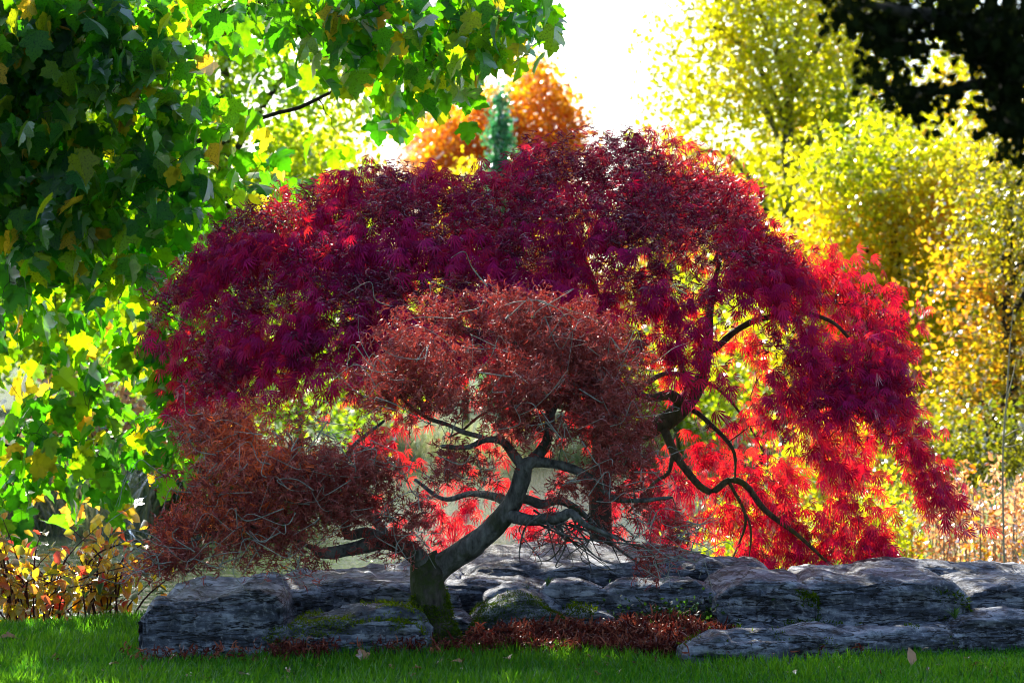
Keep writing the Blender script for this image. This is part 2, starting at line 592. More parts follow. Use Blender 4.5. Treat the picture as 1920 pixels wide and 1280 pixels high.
# ------------------------------------------------------------------ rocks
def rock(label, prof, vbot, Yf, thick, seed, n=4.0, rough=0.05, strata=0.03, back_lift=0.0, Yr=None, group=None):
    """lofted boulder: prof = photo points of its top front edge, vbot its foot (number or list like prof)"""
    prof = np.asarray(prof, float)
    us = prof[:, 0]
    S, K = 120, 70
    s = np.linspace(0, 1, S)
    e = 0.5 - 0.5 * np.cos(np.pi * s)
    s = 0.45 * s + 0.55 * e
    us = us + np.linspace(-1, 1, len(us)) * 4.0        # neighbours butt against each other
    u = us[0] + (us[-1] - us[0]) * s
    vt = np.interp(u, us, prof[:, 1])
    Yfs = Yf + ((Yr if Yr is not None else Yf) - Yf) * s
    top = np.array([P(a, b, y + 0.10)[2] for a, b, y in zip(u, vt, Yfs)])
    vb = np.interp(u, us, vbot) if np.ndim(vbot) else np.full(S, float(vbot))
    bot = np.array([P(a, b, y)[2] for a, b, y in zip(u, vb, Yfs)]) - 0.12
    x = (u - 960) / FPX * Yfs
    end = (1 - np.abs(2 * s - 1) ** 22) ** (1 / 3.0)
    a = thick / 2 * (0.55 + 0.45 * end)
    b = (top - bot) / 2 * (0.42 + 0.58 * end)
    yc = Yfs + thick / 2
    zc = bot + b
    ph = np.linspace(0, 2 * np.pi, K, endpoint=False)
    cy, cz = np.cos(ph), np.sin(ph)
    ex = 2 / (n * 1.45)
    sy, sz = np.sign(cy) * np.abs(cy) ** ex, np.sign(cz) * np.abs(cz) ** ex
    Y = yc[:, None] + a[:, None] * sy[None]
    Z = zc[:, None] + b[:, None] * sz[None] + back_lift * np.maximum(sz[None], 0) * (sy[None] + 1) / 2
    X = x[:, None] + 0 * Y
    V = np.stack([X, Y, Z], -1)
    N = np.stack([0 * Y + 0, cy[None] + 0 * Y, cz[None] + 0 * Y], -1)
    N[..., 0] = np.gradient(end)[:, None] * -6
    N = nrm(N)
    q = V.reshape(-1, 3)
    side = sstep(0.15, 0.6, 1 - np.abs(N.reshape(-1, 3)[:, 2]))
    d = (fbm(q * 2.0, seed, 3) - 0.5) * 2.6 * rough + (fbm(q * 6, seed + 5, 4) - 0.5) * rough * 1.7 + (fbm(q * 22, seed + 6, 3) - 0.5) * 0.018
    # bedding: layers that stand out by different amounts, parted by broken cracks
    for fr, dep, wd_, sd_ in ((13.0, 1.0, 0.10, 0), (31.0, 0.55, 0.16, 40)):
        hgt = q[:, 2] * fr + 2.4 * fbm(q * np.array([1.6, 1.6, 2.0]), seed + 9 + sd_, 3) + 0.5 * vnoise(q * 7, seed + sd_)
        lay, frc = np.floor(hgt), hgt - np.floor(hgt)
        off = vnoise(np.stack([q[:, 0] * 3.0, lay * 3.7, q[:, 1] * 3.0], 1), seed + 13 + sd_)
        gap = np.exp(-((frc - 0.5) / wd_) ** 2) * sstep(0.42, 0.6, vnoise(np.stack([q[:, 0] * 5.0, lay * 7.1, q[:, 1] * 5], 1), seed + 17 + sd_))
        d = d + side * strata * dep * ((off - 0.5) * 1.8 - 1.9 * gap)
    # upright joints and broken hollows
    hx = q[:, 0] * 2.6 + 1.6 * fbm(q * np.array([2, 2, 3.0]), seed + 25, 2)
    jt = np.exp(-((hx - np.floor(hx) - 0.5) / 0.05) ** 2) * sstep(0.5, 0.65, vnoise(q * np.array([1.5, 1.5, 3.5]), seed + 26))
    big = vnoise(q * np.array([5, 5, 3.2]), seed + 3)
    d = d - side * strata * (1.3 * jt + 1.2 * sstep(0.66, 0.80, big)) - (1 - side) * rough * 0.9 * sstep(0.55, 0.8, vnoise(q * np.array([3, 4, 1.0]), seed + 31))
    q = q + N.reshape(-1, 3) * d[:, None]
    q[:, 0] += (fbm(q * 3, seed + 21, 2) - 0.5) * 0.06
    i = np.arange(S - 1)[:, None] * K
    j = np.arange(K)[None]
    k = (j + 1) % K
    F = np.stack([i + j, i + k, i + K + k, i + K + j], -1).reshape(-1, 4)
    c0, c1 = q[:K].mean(0), q[-K:].mean(0)
    Vall = np.vstack([q, c0, c1])
    jj = np.arange(K)
    F2 = np.vstack([np.stack([(jj + 1) % K, jj, np.full(K, S * K)], 1), np.stack([(S - 1) * K + jj, (S - 1) * K + (jj + 1) % K, np.full(K, S * K + 1)], 1)])
    loc = np.array([q[:, 0].mean(), q[:, 1].mean(), q[:, 2].min()])
    o = link('rock', mesh_np('rock', Vall - loc, [F, F2], M['rock'], smooth=True))
    o.location = loc
    tag(o, label, 'rock', group)
    return o, q, N.reshape(-1, 3)

def tufts(parent, loc, pts, nor, mask, count, size, mat, name, lo=0.0, hi=1.0, r=None, bulge=0.0):
    """thousands of tiny pointed leaflets over a surface, one joined part"""
    r = r or rng
    idx = np.flatnonzero(mask)
    if len(idx) == 0:
        return None
    k = r.choice(idx, count)
    p = pts[k] + r.normal(0, 0.006, (count, 3)) + nor[k] * r.random(count)[:, None] * bulge
    d = nrm(nor[k] + r.normal(0, 0.6, (count, 3)))
    X, Yd, Z = frames(d, r.random(count) * 6.28)
    tv = np.array([[-0.22, 0, 0], [0.22, 0, 0], [0.0, 1, 0.2]])
    Vv, F = batch(tv, [[0, 1, 2]], p, X, Yd, Z, size * (0.6 + 0.8 * r.random(count)))
    o = link(name, mesh_np(name, Vv - loc, F, mat, np.repeat(lo + (hi - lo) * r.random(count), 3)), parent, 'stuff')
    return o

ROCKS = {}
def R(key, *a, **k):
    ROCKS[key] = rock(*a, **k)

R('bigleft', 'large dark block boulder with cracked face at the lawn end of the wall', [(262, 1150), (285, 1122), (340, 1112), (420, 1108), (480, 1100), (530, 1118)], [1228, 1240, 1246, 1246, 1240, 1236], 13.25, 1.25, 1.0, n=5.0, rough=0.055, strata=0.045)
R('ledgeleft', 'pale smooth topped ledge rock behind the mossy slab', [(500, 1112), (560, 1100), (640, 1086), (720, 1088), (800, 1092), (860, 1098)], 1190, 14.0, 1.05, 2.0, n=3.6, rough=0.05, strata=0.02, back_lift=0.05)
R('slabmoss', 'low slab with moss cushions tinted as if sunlit left of the leaning trunk', [(445, 1215), (500, 1186), (560, 1165), (640, 1150), (720, 1146), (795, 1158)], [1242, 1242, 1240, 1235, 1230, 1225], 13.2, 0.62, 3.0, n=3.0, rough=0.07, strata=0.03)
R('pebble', 'small half buried stone in leaf litter left of the trunk', [(676, 1212), (700, 1198), (735, 1196), (765, 1212)], 1226, 13.12, 0.16, 4.0, n=2.6, rough=0.02, strata=0.006)
R('wedge', 'small pale rounded stone tucked behind the mossy trunk', [(810, 1160), (840, 1142), (865, 1146), (886, 1165)], 1178, 13.75, 0.25, 5.0, n=2.6, rough=0.025, strata=0.01)
R('mossboulder', 'moss covered domed boulder right of the leaning trunk', [(868, 1180), (910, 1142), (950, 1122), (1000, 1118), (1050, 1130), (1085, 1160)], 1200, 13.65, 0.6, 6.0, n=2.6, rough=0.06, strata=0.02)
R('greenstone', 'squat grey green stone against the moss covered boulder', [(1052, 1150), (1080, 1134), (1120, 1132), (1155, 1150)], 1196, 13.75, 0.4, 7.0, n=3.2, rough=0.04, strata=0.02)
R('midslab', 'pale flat slab above the moss covered boulder', [(800, 1098), (840, 1086), (900, 1082), (960, 1090), (1040, 1106)], 1160, 14.25, 0.7, 8.0, n=3.6, rough=0.04, strata=0.02)
R('midstone', 'rounded blue grey stone between the flat slab and angular block', [(905, 1110), (940, 1095), (985, 1092), (1030, 1112)], 1160, 14.05, 0.45, 9.0, n=2.8, rough=0.03, strata=0.01)
R('block', 'angular smooth faced block with flat front in the wall centre', [(1015, 1100), (1040, 1090), (1085, 1088), (1135, 1106)], 1160, 14.02, 0.4, 10.0, n=6.0, rough=0.018, strata=0.004)
R('backslab', 'broad pale slab lying at the back of the wall under the red maple', [(830, 1082), (900, 1062), (980, 1050), (1080, 1048), (1180, 1044), (1290, 1050), (1350, 1060)], 1130, 14.75, 1.1, 11.0, n=3.4, rough=0.05, strata=0.015, back_lift=0.05)
R('backlump', 'rounded pale slab end at the back beside the long block', [(1235, 1068), (1290, 1048), (1370, 1046), (1425, 1056), (1452, 1076)], 1130, 14.7, 0.8, 12.0, n=3.0, rough=0.045, strata=0.015)
R('midright', 'lichen spotted stone above the dark ivy patch', [(1130, 1112), (1170, 1092), (1240, 1090), (1300, 1088), (1345, 1108)], 1165, 14.0, 0.6, 13.0, n=3.2, rough=0.05, strata=0.02)
R('rightblock', 'squared boulder at the left end of the long right hand wall', [(1340, 1120), (1375, 1088), (1430, 1080), (1490, 1082), (1530, 1096)], [1196, 1198, 1200, 1200, 1196], 13.75, 1.1, 14.0, n=4.2, rough=0.045, strata=0.03)
R('longblock', 'longest smooth topped block of the wall with a blue grey face', [(1508, 1096), (1560, 1080), (1640, 1078), (1730, 1080), (1785, 1090), (1822, 1110)], [1194, 1194, 1192, 1190, 1188, 1186], 13.8, 1.25, 15.0, n=4.6, rough=0.045, strata=0.03, back_lift=0.03)
R('endblock', 'rounded block above the low ledge at the right end', [(1796, 1112), (1830, 1094), (1900, 1090), (1980, 1092), (2060, 1110)], 1180, 13.95, 1.0, 16.0, n=3.8, rough=0.045, strata=0.025)
R('rearledge', 'thin pale ledge behind the long block', [(1560, 1078), (1640, 1066), (1720, 1060), (1830, 1062), (1960, 1068), (2080, 1084)], 1130, 14.9, 0.8, 17.0, n=3.0, rough=0.04, strata=0.015)
R('frontledge', 'low rough ledge rising from the grass before the long block', [(1285, 1214), (1340, 1200), (1420, 1194), (1520, 1182), (1620, 1176), (1720, 1174), (1805, 1178)], [1244, 1252, 1250, 1244, 1238, 1230, 1222], 12.78, 0.75, 18.0, n=3.2, rough=0.05, strata=0.03, Yr=13.45)
R('endledge', 'thick low ledge stone at the right end above the lawn', [(1782, 1170), (1815, 1152), (1880, 1146), (1960, 1144), (2060, 1160)], [1212, 1212, 1206, 1204, 1204], 13.5, 0.6, 19.0, n=4.0, rough=0.045, strata=0.03)
R('flatstone', 'flat mossy stone sunk in the grass among dead leaves', [(1030, 1228), (1060, 1217), (1110, 1216), (1140, 1228)], 1232, 13.15, 0.22, 20.0, n=2.4, rough=0.012, strata=0.004)

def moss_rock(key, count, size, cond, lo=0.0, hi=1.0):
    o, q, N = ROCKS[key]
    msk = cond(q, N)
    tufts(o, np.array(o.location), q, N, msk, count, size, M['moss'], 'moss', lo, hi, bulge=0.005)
up = lambda q, N: (N[:, 2] > 0.15)
moss_rock('slabmoss', 9000, 0.014, lambda q, N: up(q, N) & (fbm(q * 5, 3, 3) > 0.47), 0.3, 1.0)  # no sun reaches this moss; its sunlit look is put into the lighter tint
moss_rock('mossboulder', 12000, 0.011, lambda q, N: (N[:, 2] > -0.3) & (N[:, 1] < 0.6) & (fbm(q * 4, 5, 3) > 0.40), 0.0, 0.25)
moss_rock('greenstone', 1500, 0.018, lambda q, N: up(q, N) & (fbm(q * 5, 6, 3) > 0.5), 0.0, 0.7)
moss_rock('flatstone', 1500, 0.016, lambda q, N: up(q, N) & (fbm(q * 9, 7, 3) > 0.5), 0.4, 1.0)
moss_rock('rightblock', 1800, 0.022, lambda q, N: (q[:, 0] > 1.62) & (N[:, 1] < 0) & (N[:, 2] < 0.5), 0.0, 0.3)
moss_rock('longblock', 900, 0.022, lambda q, N: (q[:, 0] > 2.42) & (N[:, 1] < 0) & (N[:, 2] < 0.5), 0.0, 0.4)
moss_rock('frontledge', 1200, 0.018, lambda q, N: (N[:, 2] > -0.2) & (fbm(q * 4, 8, 3) > 0.6), 0.0, 0.4)

# ------------------------------------------------------------------ leaf templates
def tmpl_sycamore(sd):
    """five-lobed toothed leaf, folded at the midrib, with a stalk"""
    r = np.random.default_rng(sd)
    half = [(0.06, -0.09), (0.20, -0.13), (0.33, -0.10), (0.44, -0.14), (0.43, -0.02), (0.49, 0.08), (0.46, 0.17), (0.56, 0.22), (0.60, 0.31), (0.72, 0.40), (0.63, 0.45),
            (0.58, 0.53), (0.48, 0.53), (0.38, 0.54), (0.31, 0.58), (0.36, 0.67), (0.31, 0.75), (0.29, 0.84), (0.18, 0.87), (0.11, 0.95)]
    from mathutils.geometry import tessellate_polygon
    half = np.array(half) + r.normal(0, 0.012, (len(half), 2))
    fold = (0.30, -0.18, 0.40, 0.1, 0.5, -0.25)[sd % 6]
    drop = 0.15 + 0.3 * r.random()
    V, F = [], []
    for sgn in (1, -1):
        hp = half + r.normal(0, 0.01, half.shape)
        poly = np.vstack([[0, 0], hp, [0, 1.08], [0, 0.72], [0, 0.36]])
        poly[:, 0] *= sgn
        z = fold * np.abs(poly[:, 0]) - drop * np.maximum(poly[:, 1], 0) ** 2 - 0.25 * np.maximum(np.abs(poly[:, 0]) - 0.4, 0)
        k = len(V)
        V += np.column_stack([poly, z]).tolist()
        for tr_ in tessellate_polygon([[Vector((q[0], q[1], 0)) for q in poly]]):
            F.append([k + i for i in tr_])
    k = len(V)
    V += [[-0.012, 0.02, 0.004], [0.012, 0.02, 0.004], [0, -0.55, 0.12]]
    F.append([k, k + 1, k + 2])
    return np.array(V), np.array(F)

def tmpl_fern(sd, nl=7):
    """finely cut maple leaf: narrow drooping lobes"""
    r = np.random.default_rng(sd)
    V, F = [], []
    for a in np.linspace(-1.25, 1.25, nl):
        L = (1.0 - 0.32 * abs(a)) * r.uniform(0.85, 1.1)
        a2 = a * 0.85 + r.normal(0, 0.05)
        d, pz = np.array([math.sin(a2), math.cos(a2)]), np.array([math.cos(a2), -math.sin(a2)])
        wd = 0.045
        k = len(V)
        mid = d * L * 0.5
        V += [[0, 0, 0], [*(mid + pz * wd), -0.10 * L - 0.02], [*(mid - pz * wd), -0.10 * L - 0.02], [*(d * L), -0.42 * L * r.uniform(0.6, 1.4)]]
        F += [[k, k + 1, k + 2], [k + 1, k + 3, k + 2]]
    return np.array(V), np.array(F)

def tmpl_curl(sd, nl=6, wd=0.05):
    """withered leaf: thin lobes curled up on themselves"""
    r = np.random.default_rng(sd)
    V, F = [], []
    for a in np.linspace(-1.4, 1.4, nl) + r.normal(0, 0.2, nl):
        ax = nrm(np.array([math.cos(a), -math.sin(a), r.normal(0, 0.3)]))
        d = nrm(np.array([math.sin(a), math.cos(a), r.normal(0, 0.3)]))
        curl = r.uniform(0.5, 1.6) * r.choice([-1, 1])
        p = np.zeros(3)
        k = len(V)
        rows = []
        up = np.cross(ax, d)
        L = r.uniform(0.25, 0.42)
        for i, wv in enumerate((0.6, 1.0, 0.7)):
            rows.append((p + ax * wd * wv, p - ax * wd * wv))
            dd = d * math.cos(curl * (i + 0.5)) + up * math.sin(curl * (i + 0.5))
            p = p + dd * L
        for x, y in rows:
            V += [x, y]
        V.append(p)
        F += [[k, k + 1, k + 3], [k, k + 3, k + 2], [k + 2, k + 3, k + 5], [k + 2, k + 5, k + 4], [k + 4, k + 5, k + 6]]
    return np.array(V), np.array(F)

def tmpl_oval(fold=0.12):
    return np.array([[0, 0, 0], [0.26, 0.3, fold], [0.24, 0.65, fold], [0, 1, -0.08], [-0.24, 0.65, fold], [-0.26, 0.3, fold], [0, 0.5, 0.0]]), \
        np.array([[0, 1, 6], [1, 2, 6], [2, 3, 6], [3, 4, 6], [4, 5, 6], [5, 0, 6]])

DIAM = (np.array([[0, 0, 0], [0.34, 0.5, 0.08], [0, 1, -0.05], [-0.34, 0.5, 0.08]]), np.array([[0, 1, 2], [0, 2, 3]]))
SYC = [tmpl_sycamore(i) for i in range(6)]
FERN = [tmpl_fern(i) for i in range(4)]
CURL = [tmpl_curl(i, 5) for i in range(6)]
SCRAP = [tmpl_curl(20 + i, 3, 0.07) for i in range(5)]
OVAL = tmpl_oval()

def scatter(buf, tmpls, pos, d, roll, size, tint):
    """spread a list of leaf templates over positions"""
    N = len(pos)
    which = rng.integers(0, len(tmpls), N)
    X, Yd, Z = frames(d, roll)
    for w_ in range(len(tmpls)):
        m_ = which == w_
        if not m_.any():
            continue
        tv, tf = tmpls[w_]
        V_, F_ = batch(tv, tf, pos[m_], X[m_], Yd[m_], Z[m_], size[m_])
        buf.add(V_, F_, np.repeat(tint[m_], len(tv)))

def leaf_objects(root, loc, tmpls, mat, pos, d, roll, size, tint, levels=4):
    """the leaves that show largest: an object each, sharing mesh data by shape and tint"""
    X, Yd, Z = frames(d, roll)
    cache = {}
    from mathutils import Matrix
    for i in range(len(pos)):
        w_ = i % len(tmpls)
        q = min(levels - 1, int(tint[i] * levels))
        if (w_, q) not in cache:
            tv, tf = tmpls[w_]
            cache[(w_, q)] = mesh_np('leaf', tv, tf, mat, np.full(len(tv), (q + 0.5) / levels))
        o = link('leaf', cache[(w_, q)], root)
        s = float(size[i])
        Mx = Matrix(((*(X[i][0:1] * s), *(Yd[i][0:1] * s), *(Z[i][0:1] * s), pos[i][0] - loc[0]),
                     (*(X[i][1:2] * s), *(Yd[i][1:2] * s), *(Z[i][1:2] * s), pos[i][1] - loc[1]),
                     (*(X[i][2:3] * s), *(Yd[i][2:3] * s), *(Z[i][2:3] * s), pos[i][2] - loc[2]),
                     (0, 0, 0, 1)))
        o.matrix_basis = Mx

def put_limbs(sk, root, loc, mats, n=12, lump=0.12):
    for k, (name, pts) in enumerate(sk.limbs):
        b = Buf()
        tube(b, pts[:, :3] - loc, pts[:, 3], n if pts[0, 3] > 0.02 else 7, 0.5, True, lump, k * 1.7)
        o = link(name, b.mesh(name, mats.get(name, mats['branch']), True), root)
        if name == 'trunk':
            tr_o = o
    return tr_o

def put_twigs(sk, root, loc, mat, n=4):
    me = sk.twigs(mat, n=n)
    o = link('twigs', me, root, 'stuff')
    o.location = -loc

def put_foliage(buf, root, loc, mat, name='foliage'):
    o = link(name, buf.mesh(name, mat), root, 'stuff')
    o.location = -loc
    return o

def ctrl(pts):
    """[(u,v,Y,r)] photo points -> world control points"""
    return np.array([[*P(u, v, Y), r] for u, v, Y, r in pts])

# ------------------------------------------------------------------ small rust-coloured weeping maple (front)
base = P(822, 1222, 13.6)
base[2] = zg(base[0], base[1]) - 0.02
LOC = base.copy()
sm = thing('weeping_maple', 'small weeping maple with withered rust leaves and leaning mossy trunk before the rocks', 'tree', LOC)
sk = Skel(3)
trunk = sk.limb(np.vstack([[LOC[0], LOC[1], LOC[2] - 0.05, 0.150], ctrl([(826, 1205, 13.6, 0.122), (812, 1150, 13.6, 0.102), (804, 1095, 13.6, 0.092), (806, 1062, 13.6, 0.094), (812, 1045, 13.6, 0.05)])]), 0.025, name='trunk')
A = sk.limb(ctrl([(806, 1075, 13.6, 0.075), (838, 1050, 13.6, 0.070), (880, 1024, 13.55, 0.064), (925, 990, 13.5, 0.060), (958, 950, 13.45, 0.056), (976, 908, 13.42, 0.050), (985, 876, 13.4, 0.044), (1000, 862, 13.4, 0.036),
        (1040, 868, 13.38, 0.027), (1085, 882, 13.35, 0.024), (1122, 902, 13.3, 0.021), (1152, 934, 13.28, 0.018), (1195, 940, 13.25, 0.014), (1262, 934, 13.2, 0.008)]), 0.04, 0.02)
sk.limb(ctrl([(985, 880, 13.4, 0.032), (962, 850, 13.42, 0.026), (940, 826, 13.4, 0.022), (908, 826, 13.35, 0.018), (880, 838, 13.3, 0.015), (830, 836, 13.25, 0.011)]), 0.04, 0.02)
sk.limb(ctrl([(1000, 864, 13.42, 0.036), (1024, 820, 13.5, 0.030), (1030, 770, 13.55, 0.027), (1012, 745, 13.6, 0.022), (990, 690, 13.62, 0.016), (965, 640, 13.65, 0.010)]), 0.04, 0.02)
sk.limb(ctrl([(1028, 780, 13.55, 0.022), (1050, 748, 13.6, 0.019), (1076, 744, 13.62, 0.016), (1090, 700, 13.7, 0.012), (1080, 630, 13.7, 0.008)]), 0.04, 0.02)
sk.limb(ctrl([(950, 966, 13.45, 0.038), (990, 974, 13.35, 0.034), (1045, 970, 13.2, 0.030), (1068, 960, 13.15, 0.022), (1100, 985, 13.1, 0.014), (1160, 1012, 13.05, 0.008)]), 0.04, 0.02)
sk.limb(ctrl([(968, 930, 13.45, 0.030), (1010, 944, 13.6, 0.026), (1058, 938, 13.75, 0.022), (1110, 975, 13.85, 0.015), (1160, 1030, 13.9, 0.010), (1225, 1072, 13.9, 0.006)]), 0.04, 0.02)
sk.limb(ctrl([(958, 945, 13.5, 0.030), (925, 930, 13.7, 0.024), (880, 925, 13.9, 0.018), (830, 935, 14.1, 0.013), (780, 900, 14.2, 0.009)]), 0.04, 0.02)
B = sk.limb(ctrl([(806, 1080, 13.6, 0.066), (790, 1052, 13.58, 0.056), (765, 1030, 13.55, 0.046), (720, 1016, 13.5, 0.042), (665, 1028, 13.45, 0.040), (600, 1036, 13.4, 0.032), (592, 1022, 13.38, 0.010)]), 0.03, 0.015)
sk.limb(ctrl([(735, 1018, 13.52, 0.036), (690, 998, 13.55, 0.030), (652, 1002, 13.55, 0.028), (645, 966, 13.55, 0.025), (618, 962, 13.5, 0.020), (570, 930, 13.45, 0.014), (500, 900, 13.4, 0.009)]), 0.03, 0.02)
sk.limb(ctrl([(730, 1012, 13.54, 0.030), (705, 978, 13.7, 0.024), (660, 945, 13.8, 0.020), (640, 900, 13.85, 0.016), (660, 840, 13.9, 0.012), (720, 790, 13.9, 0.008)]), 0.03, 0.02)
sk.limb(ctrl([(600, 1034, 13.4, 0.014), (540, 1000, 13.3, 0.011), (450, 985, 13.2, 0.008), (370, 1010, 13.15, 0.006), (300, 1050, 13.1, 0.003)]), 0.04, 0.03)
sk.limb(ctrl([(912, 826, 13.36, 0.016), (850, 800, 13.5, 0.013), (780, 770, 13.6, 0.010), (720, 700, 13.7, 0.007)]), 0.04, 0.03)
CL = [  # u, v, ru, rv, Y, rY, tufts
    (920, 590, 200, 55, 13.6, .35, 120), (1060, 650, 160, 80, 13.6, .4, 150), (800, 670, 150, 70, 13.5, .4, 130), (720, 750, 110, 70, 13.5, .4, 110), (940, 720, 230, 70, 13.4, .5, 200),
    (1130, 770, 95, 70, 13.4, .4, 90), (580, 800, 150, 50, 13.4, .4, 110), (430, 815, 110, 50, 13.4, .3, 90), (660, 805, 80, 60, 13.4, .4, 80), (700, 880, 80, 50, 13.3, .3, 50), (540, 880, 180, 65, 13.3, .5, 190), (680, 870, 110, 80, 13.4, .4, 110),
    (390, 910, 90, 60, 13.3, .3, 65), (420, 970, 130, 50, 13.2, .3, 80), (500, 1000, 110, 40, 13.2, .25, 45), (340, 1040, 70, 30, 13.1, .2, 26), (620, 950, 100, 55, 13.3, .3, 80),
    (770, 950, 70, 60, 13.3, .3, 55), (840, 880, 110, 45, 13.3, .4, 55), (1180, 870, 70, 80, 13.3, .35, 60), (1200, 970, 55, 60, 13.2, .3, 38), (1080, 910, 80, 35, 13.3, .4, 24), (740, 1020, 60, 25, 13.3, .2, 14), (1150, 690, 70, 40, 13.6, .3, 30), (1000, 800, 110, 40, 13.3, .3, 45), (290, 1060, 40, 18, 13.1, .15, 9), (300, 900, 30, 30, 13.2, .2, 9), (560, 1055, 80, 25, 13.25, .2, 9), (450, 1050, 90, 25, 13.2, .2, 14), (1260, 1000, 30, 40, 13.2, .2, 10), (1215, 1055, 25, 25, 13.3, .15, 10), (1080, 1010, 100, 40, 13.4, .3, 10), (330, 985, 40, 60, 13.15, .15, 20)]
T = []
for (u, v, ru, rv, Y, rY, n) in CL:
    a = nrm(rng.normal(0, 1, (n, 3))) * (rng.random((n, 1)) ** 0.45)
    T.append(PV(u + ru * a[:, 0], v + rv * a[:, 1], Y + rY * a[:, 2]))
T = np.vstack(T)
T = T[fbm(T * 3.2, 44, 3) > 0.45 + 0.02 * sstep(1.3, 0.9, T[:, 2])]
sk.grow(T, arch=0.22, r0=0.0028, wig=0.05, maxr=0.016)
sm_trunk = put_limbs(sk, sm, LOC, {'trunk': M['bark_moss'], 'branch': M['bark']}, n=24, lump=0.30)
put_twigs(sk, sm, LOC, M['bark'], 4)
def tips(sk, per, spread, only=None):
    pos, dr = [], []
    for q, rs, k in sk.tw:
        d = q[-1] - q[-2]
        n = per
        f = rng.random((n, 1)) ** 0.6
        base_ = q[-2] + (q[-1] - q[-2]) * f if len(q) < 4 else np.where(rng.random((n, 1)) < 0.7, q[-2] + d * f, q[-3] + (q[-2] - q[-3]) * f)
        pos.append(base_ + rng.normal(0, spread, (n, 3)))
        dr.append(np.tile(nrm(d), (n, 1)))
    return np.vstack(pos), np.vstack(dr)
bt, bk_ = Buf(), Buf()
for i in range(230):
    (u, v, ru, rv, Y, rY, n) = CL[rng.integers(0, len(CL) - 2)]
    a = rng.normal(0, 0.5, 2)
    p0 = P(u + ru * a[0], v + rv * a[1], Y - rY * rng.uniform(0.5, 1.0))
    side_ = np.sign(u + ru * a[0] - 880 + rng.normal(0, 120))
    dq = nrm(np.array([side_ * rng.uniform(0.4, 1.0), rng.normal(-0.2, 0.3), rng.normal(0.0, 0.45)]))
    L = rng.uniform(0.10, 0.34)
    kink = rng.normal(0, 0.035, (4, 3))
    q = np.array([p0, p0 + dq * L * 0.35, p0 + dq * L * 0.7 + [0, 0, 0.02], p0 + dq * L + [0, 0, -0.03]]) + kink
    r_ = rng.uniform(0.0022, 0.0042)
    pp = smooth_path(np.column_stack([q, [r_, r_ * 0.8, r_ * 0.6, r_ * 0.3]]), 0.02)
    tube(bt, pp[:, :3] - LOC, pp[:, 3], 4, 0.5, False)
for i in range(34):                       # dark crooked shoots hanging under the right-hand limbs
    p0 = P(rng.uniform(990, 1120), rng.uniform(955, 985), rng.uniform(13.15, 13.8))
    p1 = P(rng.uniform(960, 1260), rng.uniform(1000, 1078), p0[1] + rng.normal(0, 0.15))
    q = np.array([p0, p0 * 0.65 + p1 * 0.35 + rng.normal(0, 0.04, 3), p0 * 0.3 + p1 * 0.7 + rng.normal(0, 0.04, 3), p1])
    r_ = rng.uniform(0.003, 0.008)
    pp = smooth_path(np.column_stack([q, [r_, r_ * 0.8, r_ * 0.6, r_ * 0.3]]), 0.02)
    tube(bk_, pp[:, :3] - LOC, pp[:, 3], 5, 0.5, False)
link('bare_shoots', bk_.mesh('bare_shoots', M['bark'], True), sm, 'stuff')
link('bare_twigs', bt.mesh('bare_twigs', M['bark_lichen'], True), sm, 'stuff')
pos, dr = tips(sk, 11, 0.046)
N = len(pos)
dd = nrm(dr * 0.5 + rng.normal(0, 0.7, (N, 3)) + np.array([0, 0, -0.35]))
pu, pv = topix(pos)
tint = np.clip(0.08 + 0.62 * rng.random(N) ** 1.2 + 0.10 * (fbm(pos * 3, 9, 2) - 0.5), 0, 0.78)
org = np.exp(-(((pu - 470) / 110) ** 2 + ((pv - 825) / 60) ** 2)) + 0.5 * np.exp(-(((pu - 400) / 100) ** 2 + ((pv - 960) / 70) ** 2))
tint = np.where(rng.random(N) < org * 0.95, 0.86 + 0.14 * rng.random(N), tint)
b = Buf()
scatter(b, CURL, pos, dd, rng.random(N) * 6.28, 0.040 + 0.028 * rng.random(N), tint)
put_foliage(b, sm, LOC, M['rust'])
# moss on the trunk
tp = []
for q in trunk[2:]:
    a = rng.random(160) * 6.28
    tp.append(np.column_stack([q[0] + np.cos(a) * q[3] * 1.02, q[1] + np.sin(a) * q[3] * 1.02, np.full(160, q[2]) + rng.normal(0, 0.01, 160), np.cos(a), np.sin(a)]))
tp = np.vstack(tp)
tn = np.column_stack([tp[:, 3], tp[:, 4], np.zeros(len(tp))])
mk = fbm(tp[:, :3] * 6, 2, 3) > 0.40 + 0.35 * sstep(0.28, 0.42, tp[:, 2])
tufts(sm_trunk, LOC, tp[:, :3], tn, mk, 6500, 0.013, M['moss'], 'moss', 0.0, 0.6)

# ------------------------------------------------------------------ big red weeping maple (behind the rocks)
YC = 16.0
TOP = np.array([(275, 640), (292, 560), (345, 500), (440, 400), (560, 348), (690, 300), (800, 296), (900, 310), (960, 280), (1050, 250), (1190, 236), (1290, 268), (1370, 318), (1400, 400), (1440, 436), (1530, 466), (1600, 496), (1660, 566), (1695, 690)], float)
FR = np.array([(275, 630), (340, 655), (400, 670), (520, 660), (640, 630), (760, 620), (900, 640), (1000, 680), (1150, 710), (1250, 670), (1330, 660), (1400, 690), (1480, 740), (1560, 740), (1650, 720), (1695, 720)], float)
BK = np.array([(275, 700), (520, 760), (640, 860), (760, 930), (900, 950), (1100, 960), (1250, 1000), (1400, 1000), (1530, 960), (1600, 850), (1695, 740)], float)
xe = lambda u, Y=YC: (u - 960) / FPX * Y
def prof(tab, x, Y):
    u = np.clip(960 + FPX * x / Y, 275, 1695)
    v = np.interp(u, tab[:, 0], tab[:, 1])
    return PV(u, v, np.full(len(x), Y))[:, 2]
